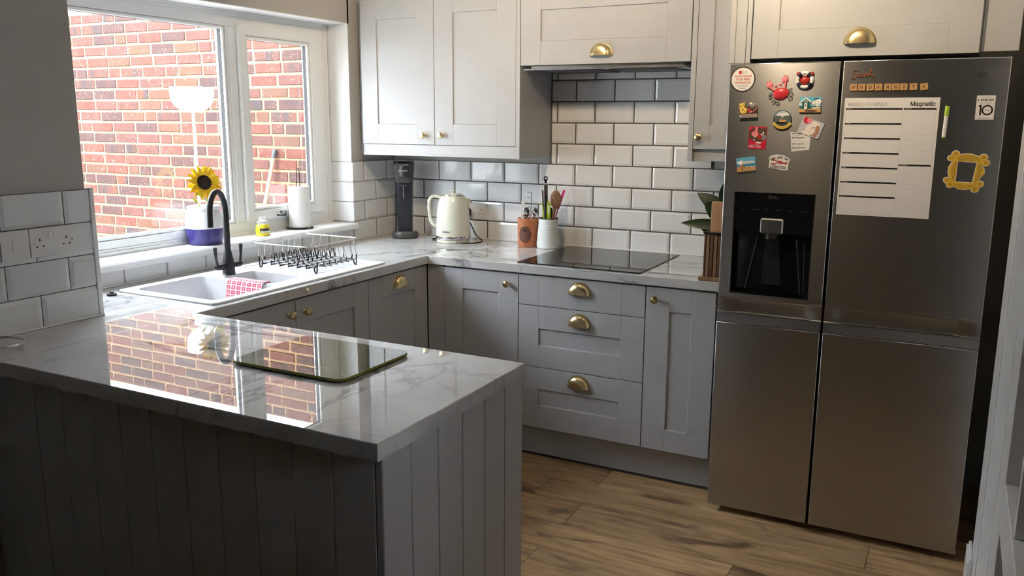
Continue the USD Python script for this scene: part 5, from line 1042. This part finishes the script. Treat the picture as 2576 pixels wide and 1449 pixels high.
# script name
t = fthing('name_magnet', 'copper script lettering magnet above the row of letter tiles', 'magnet', 2.500, 1.716)
def stroke(pts, r=.0016, n=6): return tube(np.c_[bez(*[(x, y, 0) for x, y in pts], n=n)[:, :2], np.full((len(pts) - 1) * n + 1, .0014)], r, 6)
for pts in ([(.0195, .0255), (.0145, .0290), (.0075, .0265), (.0060, .0205), (.0115, .0160), (.0155, .0110), (.0130, .0040), (.0060, .0010), (.0005, .0035), (.0010, .0070)],
            [(.0305, .0135), (.0255, .0150), (.0205, .0100), (.0215, .0050), (.0265, .0055), (.0305, .0120), (.0305, .0060), (.0335, .0050)], [(.0335, .0050), (.0365, .0145), (.0380, .0125), (.0415, .0130), (.0410, .0070), (.0435, .0055)],
            [(.0530, .0140), (.0480, .0150), (.0435, .0100), (.0445, .0055), (.0490, .0060), (.0530, .0125), (.0525, .0065), (.0555, .0055)], [(.0550, .0060), (.0615, .0200), (.0650, .0290), (.0620, .0300), (.0590, .0180), (.0580, .0050)], [(.0580, .0060), (.0620, .0130), (.0655, .0120), (.0645, .0060), (.0690, .0055), (.0720, .0080)]):
    obj('letter_stroke', on(stroke(pts), 2.4635, 1.7015, 3), 'copper', t, smooth=50)
# letter tiles
for k, (ch, u) in enumerate(zip('PROFANITY', (2.4725, 2.4985, 2.5255, 2.5525, 2.5815, 2.6065, 2.6315, 2.6605, 2.6935))):
    aa = (0, -2, 3, 2, -4, 1, -2, 3, 8)[k]
    where = 'first in the row' if k == 0 else ('last and most tilted in the row' if k == 8 else {2: 'between F and R', 4: 'in the middle of the row', 1: 'second in the row', 3: 'fourth in the row', 5: 'after the A', 6: 'between N and T', 7: 'last but one in the row'}[k])
    t = fthing('letter_tile', f'wooden letter tile {ch} on the fridge door, {where}', 'letter tile', u, 1.6725, 'wooden letter tiles on the fridge')
    obj('tile', on(cbox(-.0118, .0118, -.0112, .0112, 0, .004, .0008), u, 1.6725, aa), 'letter_wood', t); obj('letter', on(text(ch, .0105, .0003, True, center=True), u, 1.6728, aa, .004), 'brown_dk', t)
# weekly planner
U0, U1, V0, V1 = 2.4470, 2.7460, 1.2305, 1.6370
t = fthing('planner', 'large white magnetic weekly planner with black bars on the right fridge door', 'planner', (U0 + U1) / 2, (V0 + V1) / 2)
pm('planner_white', (.74, .72, .70), .16)
obj('sheet', on(ext(sbox(U0, V0, U1, V1), .0008), 0, 0), 'planner_white', t)
pw_, ph_ = U1 - U0, V1 - V0
fl_ = lambda name, a, b, c, d, m='print_black': obj(name, on(ext(sbox(U0 + a * pw_, V0 + c * ph_, U0 + b * pw_, V0 + d * ph_), .0002), 0, 0, 0, .0008), m, t)
obj('lettering', on(text('WEEKLY PLANNER', .0118, .0002, width=.1255), U0 + .0105, V1 - .0275, 0, .0008), 'print_grey', t); obj('lettering', on(text('Magnetic', .0135, .0002, True, width=.0760), U0 + .2085, V1 - .0270, 0, .0008), 'print_black', t)
tops = [.9155 - .1243 * k for k in range(7)]
for v, d in zip(tops, ('MONDAY', 'TUESDAY', 'WEDNESDAY', 'THURSDAY', 'FRIDAY', 'SATURDAY', 'SUNDAY')):
    fl_('header_bar', .020, .625, v - .0135, v + .0005); obj('day_name', on(text(d, .0026, .0002), U0 + .030 * pw_ + .001, V0 + (v - .0098) * ph_, 0, .0010), 'print_white', t)
fl_('header_bar', .638, .970, tops[0] - .0135, tops[0] + .0005); obj('day_name', on(text('SHOP LIST', .0026, .0002), U0 + .655 * pw_, V0 + (tops[0] - .0098) * ph_, 0, .0010), 'print_white', t)
fl_('header_bar', .638, .970, .4365, .4505); obj('day_name', on(text('REMINDERS', .0026, .0002), U0 + .655 * pw_, V0 + .4405 * ph_, 0, .0010), 'print_white', t)
for v in list(np.arange(.48, .90, .0445)) + list(np.arange(.06, .42, .0445)): fl_('rule', .645, .963, v, v + .0012, 'photo_grey')
fl_('rule', .0195, .0215, .02, .9155, 'photo_grey'); fl_('rule', .629, .632, .02, .9155, 'photo_grey'); fl_('rule', .967, .969, .02, .9155, 'photo_grey'); fl_('rule', .02, .625, .02, .022, 'photo_grey')
# pen
t = fthing('pen', 'white board marker with a green cap stuck beside the planner', 'pen', 2.7685, 1.56)
pen = lambda z0, z1, r: on(tf(cyl(r, z0, z1, (0, 0), 16, .0008), frame((0, 0, r + .0005), (1, 0, 0), (0, 0, -1), (0, 1, 0))), 2.7682, 1.5595, -1.6)
obj('barrel', pen(-.052, .018, .0062), 'print_white', t, smooth=40); obj('cap', pen(.018, .050, .0070), 'plastic_green', t, smooth=40); obj('eraser', pen(.0502, .0575, .0074), 'print_black', t, smooth=40); obj('end_plug', pen(-.0565, -.052, .0045), 'plastic_green', t, smooth=40)
# yellow picture frame
U, V_ = 2.8430, 1.3945
t = fthing('frame_magnet', 'ornate yellow cut-out picture frame magnet', 'magnet', U, V_)
hole = Polygon([(-.0265, .0345), (.0310, .0320), (.0235, -.0370), (-.0285, -.0345)])
outer = unary_union([hole.buffer(.0165, join_style=2), at(oval(.0115, .0105), -.0345, .0570), at(oval(.010, .0085), -.0470, .0440), at(oval(.0115, .010), .0480, .0480), at(oval(.010, .0095), .0565, .0300), at(oval(.0105, .0095), -.0525, -.0300), at(oval(.0105, .0095), -.0420, -.0450), at(oval(.0105, .0095), .0460, -.0395), at(oval(.0115, .0105), .0325, -.0560),
    Polygon([(-.03, .05), (-.012, .0575), (.010, .0585), (.035, .050)]), Polygon([(-.040, -.030), (-.0520, -.005), (-.0510, .014), (-.040, .034)]), Polygon([(.044, .024), (.0550, .006), (.0545, -.004), (.034, -.032)]), Polygon([(-.032, -.045), (-.018, -.0570), (.006, -.0595), (.026, -.052)])]).buffer(.002).buffer(-.002)
obj('backing', on(ext(outer.buffer(.0022).difference(hole.buffer(-.002)), .001), U, V_), 'resin_white', t); obj('frame', on(ext(outer.difference(hole), .0012), U, V_, 0, .001), 'gold', t)
for pts in ([(-.030, .046), (-.010, .053), (.012, .052), (.036, .043)], [(-.026, .041), (-.004, .046), (.018, .044), (.038, .038)], [(-.024, .038), (0, .0395), (.025, .037)], [(-.030, .034), (-.040, .015), (-.040, -.006), (-.034, -.030)], [(-.028, .028), (-.034, .008), (-.032, -.024)], [(.042, .026), (.043, .008), (.040, -.010), (.030, -.034)], [(.036, .022), (.036, .0), (.030, -.020)], [(-.030, -.042), (-.014, -.050), (.006, -.051), (.024, -.047)], [(-.020, -.041), (0, -.045), (.020, -.043)]):
    obj('flourish', on(stroke(pts, .0008, 5), U, V_, 0, .0012), 'gold_dk', t)
for x, y in ((-.0345, .0575), (.0485, .0480), (.0565, .0300), (-.0525, -.0300), (-.0420, -.0455), (.0460, -.0395), (.0325, -.0560), (-.047, .0435)):
    q = np.linspace(0, 3 * PI, 16); obj('scroll', on(tube(np.c_[np.linspace(.006, .0018, 16) * np.cos(q), np.linspace(.006, .0018, 16) * np.sin(q), np.full(16, .001)], .0007, 5), U + x, V_ + y, 0, .0012), 'gold_dk', t)
# maker's mark and warranty plate are parts of the fridge
t = fridge
U, V_ = 2.8625, 1.7115
gm = disc(.0112).difference(disc(.0092)).difference(sbox(0, .0008, .02, .02)).union(sbox(.004, -.0012, .0112, .0004)); gm = gm.union(sbox(-.0020, -.0045, -.0006, .0055)).union(sbox(-.0020, -.0045, .0022, -.0033)).union(at(disc(.0013), -.0052, .0042))
lg = obj('maker_mark', on(ext(gm, .0012), U, V_), 'chrome', t, label='chrome round maker mark'); obj('maker_lettering', on([text('L', .0135, .001), mv(text('G', .0135, .001), .0155)], U + .0185, V_ - .0068), 'mid_grey', t)
U, V_ = 2.8797, 1.6035
wp = obj('warranty_plate', on(ext(sbox(-.0278, -.0395, .0278, .0395), .0007), U, V_), 'print_white', t, label='white compressor warranty sticker'); obj('border', on(ext(sbox(-.0278, -.0395, .0278, .0395).difference(sbox(-.0268, -.0385, .0268, .0385)), .0002), U, V_, 0, .0007), 'print_grey', wp)
for s, h, y, w_, b in (('INVERTER', .0030, .033, .026, 0), ('LINEAR', .0062, .0245, .045, 1), ('COMPRESSOR', .0028, .0155, .034, 0), ('WARRANTY', .0044, -.0335, .038, 0)): obj('lettering', on(mv(text(s, h, .0002, bool(b), center=True, width=w_), 0, y), U, V_, 0, .0007), 'print_grey' if not b else 'print_black', wp)
obj('rule', on(ext(sbox(-.024, .0118, .024, .0124), .0002), U, V_, 0, .0007), 'print_grey', wp)
obj('numeral', on(ext(unary_union([Polygon([(-.0195, .0065), (-.0135, .0085), (-.0105, .0085), (-.0105, -.0245), (-.0155, -.0245), (-.0155, .0030), (-.0195, .0020)]), at(disc(.0165, 20), .0065, -.0080).difference(at(disc(.0118, 20), .0065, -.0080))]), .0002), U, V_, 0, .0007), 'print_black', wp); obj('lettering', on(mv(text('YEAR', .0042, .0002, center=True, width=.0165), .0065, -.008), U, V_, 0, .0009), 'print_grey', wp)

# ------------------------------------------------------------------ ceiling spotlights (above the frame), aimed at the wall units
pm('bulb_glass', (.9, .88, .8), .2)
def spot(label, p, target):
    p, d = np.array(p, float), np.array(target, float) - np.array(p, float); d /= np.linalg.norm(d)
    s = np.cross(d, [0, 0, 1.]); s /= np.linalg.norm(s); M = frame(p, s, np.cross(d, s), d)
    t = thing('ceiling_spotlight', label, 'spotlight', (p[0], p[1], 2.42))
    obj('rose', cyl(.035, 2.405, 2.4195, (p[0], p[1]), 24, .002), 'white_gloss', t, smooth=40)
    obj('arm', cyl(.006, p[2] + .02, 2.406, (p[0], p[1]), 10), 'chrome', t)
    obj('can', tf(lathe([(0, -.06), (.036, -.06), (.040, -.05), (.040, .02), (.0375, .02), (.0365, -.012), (0, -.012)], 28), M), 'black_matt', t, smooth=40)
    L = UsdLux.SphereLight.Define(stage, t.path + '/beam'); L.CreateRadiusAttr(.06); L.CreateColorAttr((1.0, .78, .52)); L.CreateIntensityAttr(LAMP_WARM)
    sh = UsdLux.ShapingAPI.Apply(L.GetPrim()); sh.CreateShapingConeAngleAttr(60.0); sh.CreateShapingConeSoftnessAttr(1.0)
    q = p + d * .062 - t.loc; z = -d; x = np.cross([0, 0, 1.], z); x /= np.linalg.norm(x); y = np.cross(z, x)
    L.AddTransformOp().Set(Gf.Matrix4d(*x, 0, *y, 0, *z, 0, *q, 1))
spot('black ceiling spotlight aimed at the unit above the hob', (1.25, -1.55, 2.33), (.72, -.345, 2.1))
spot('black ceiling spotlight aimed at the unit above the fridge', (2.05, -1.55, 2.33), (2.45, -.62, 2.08))
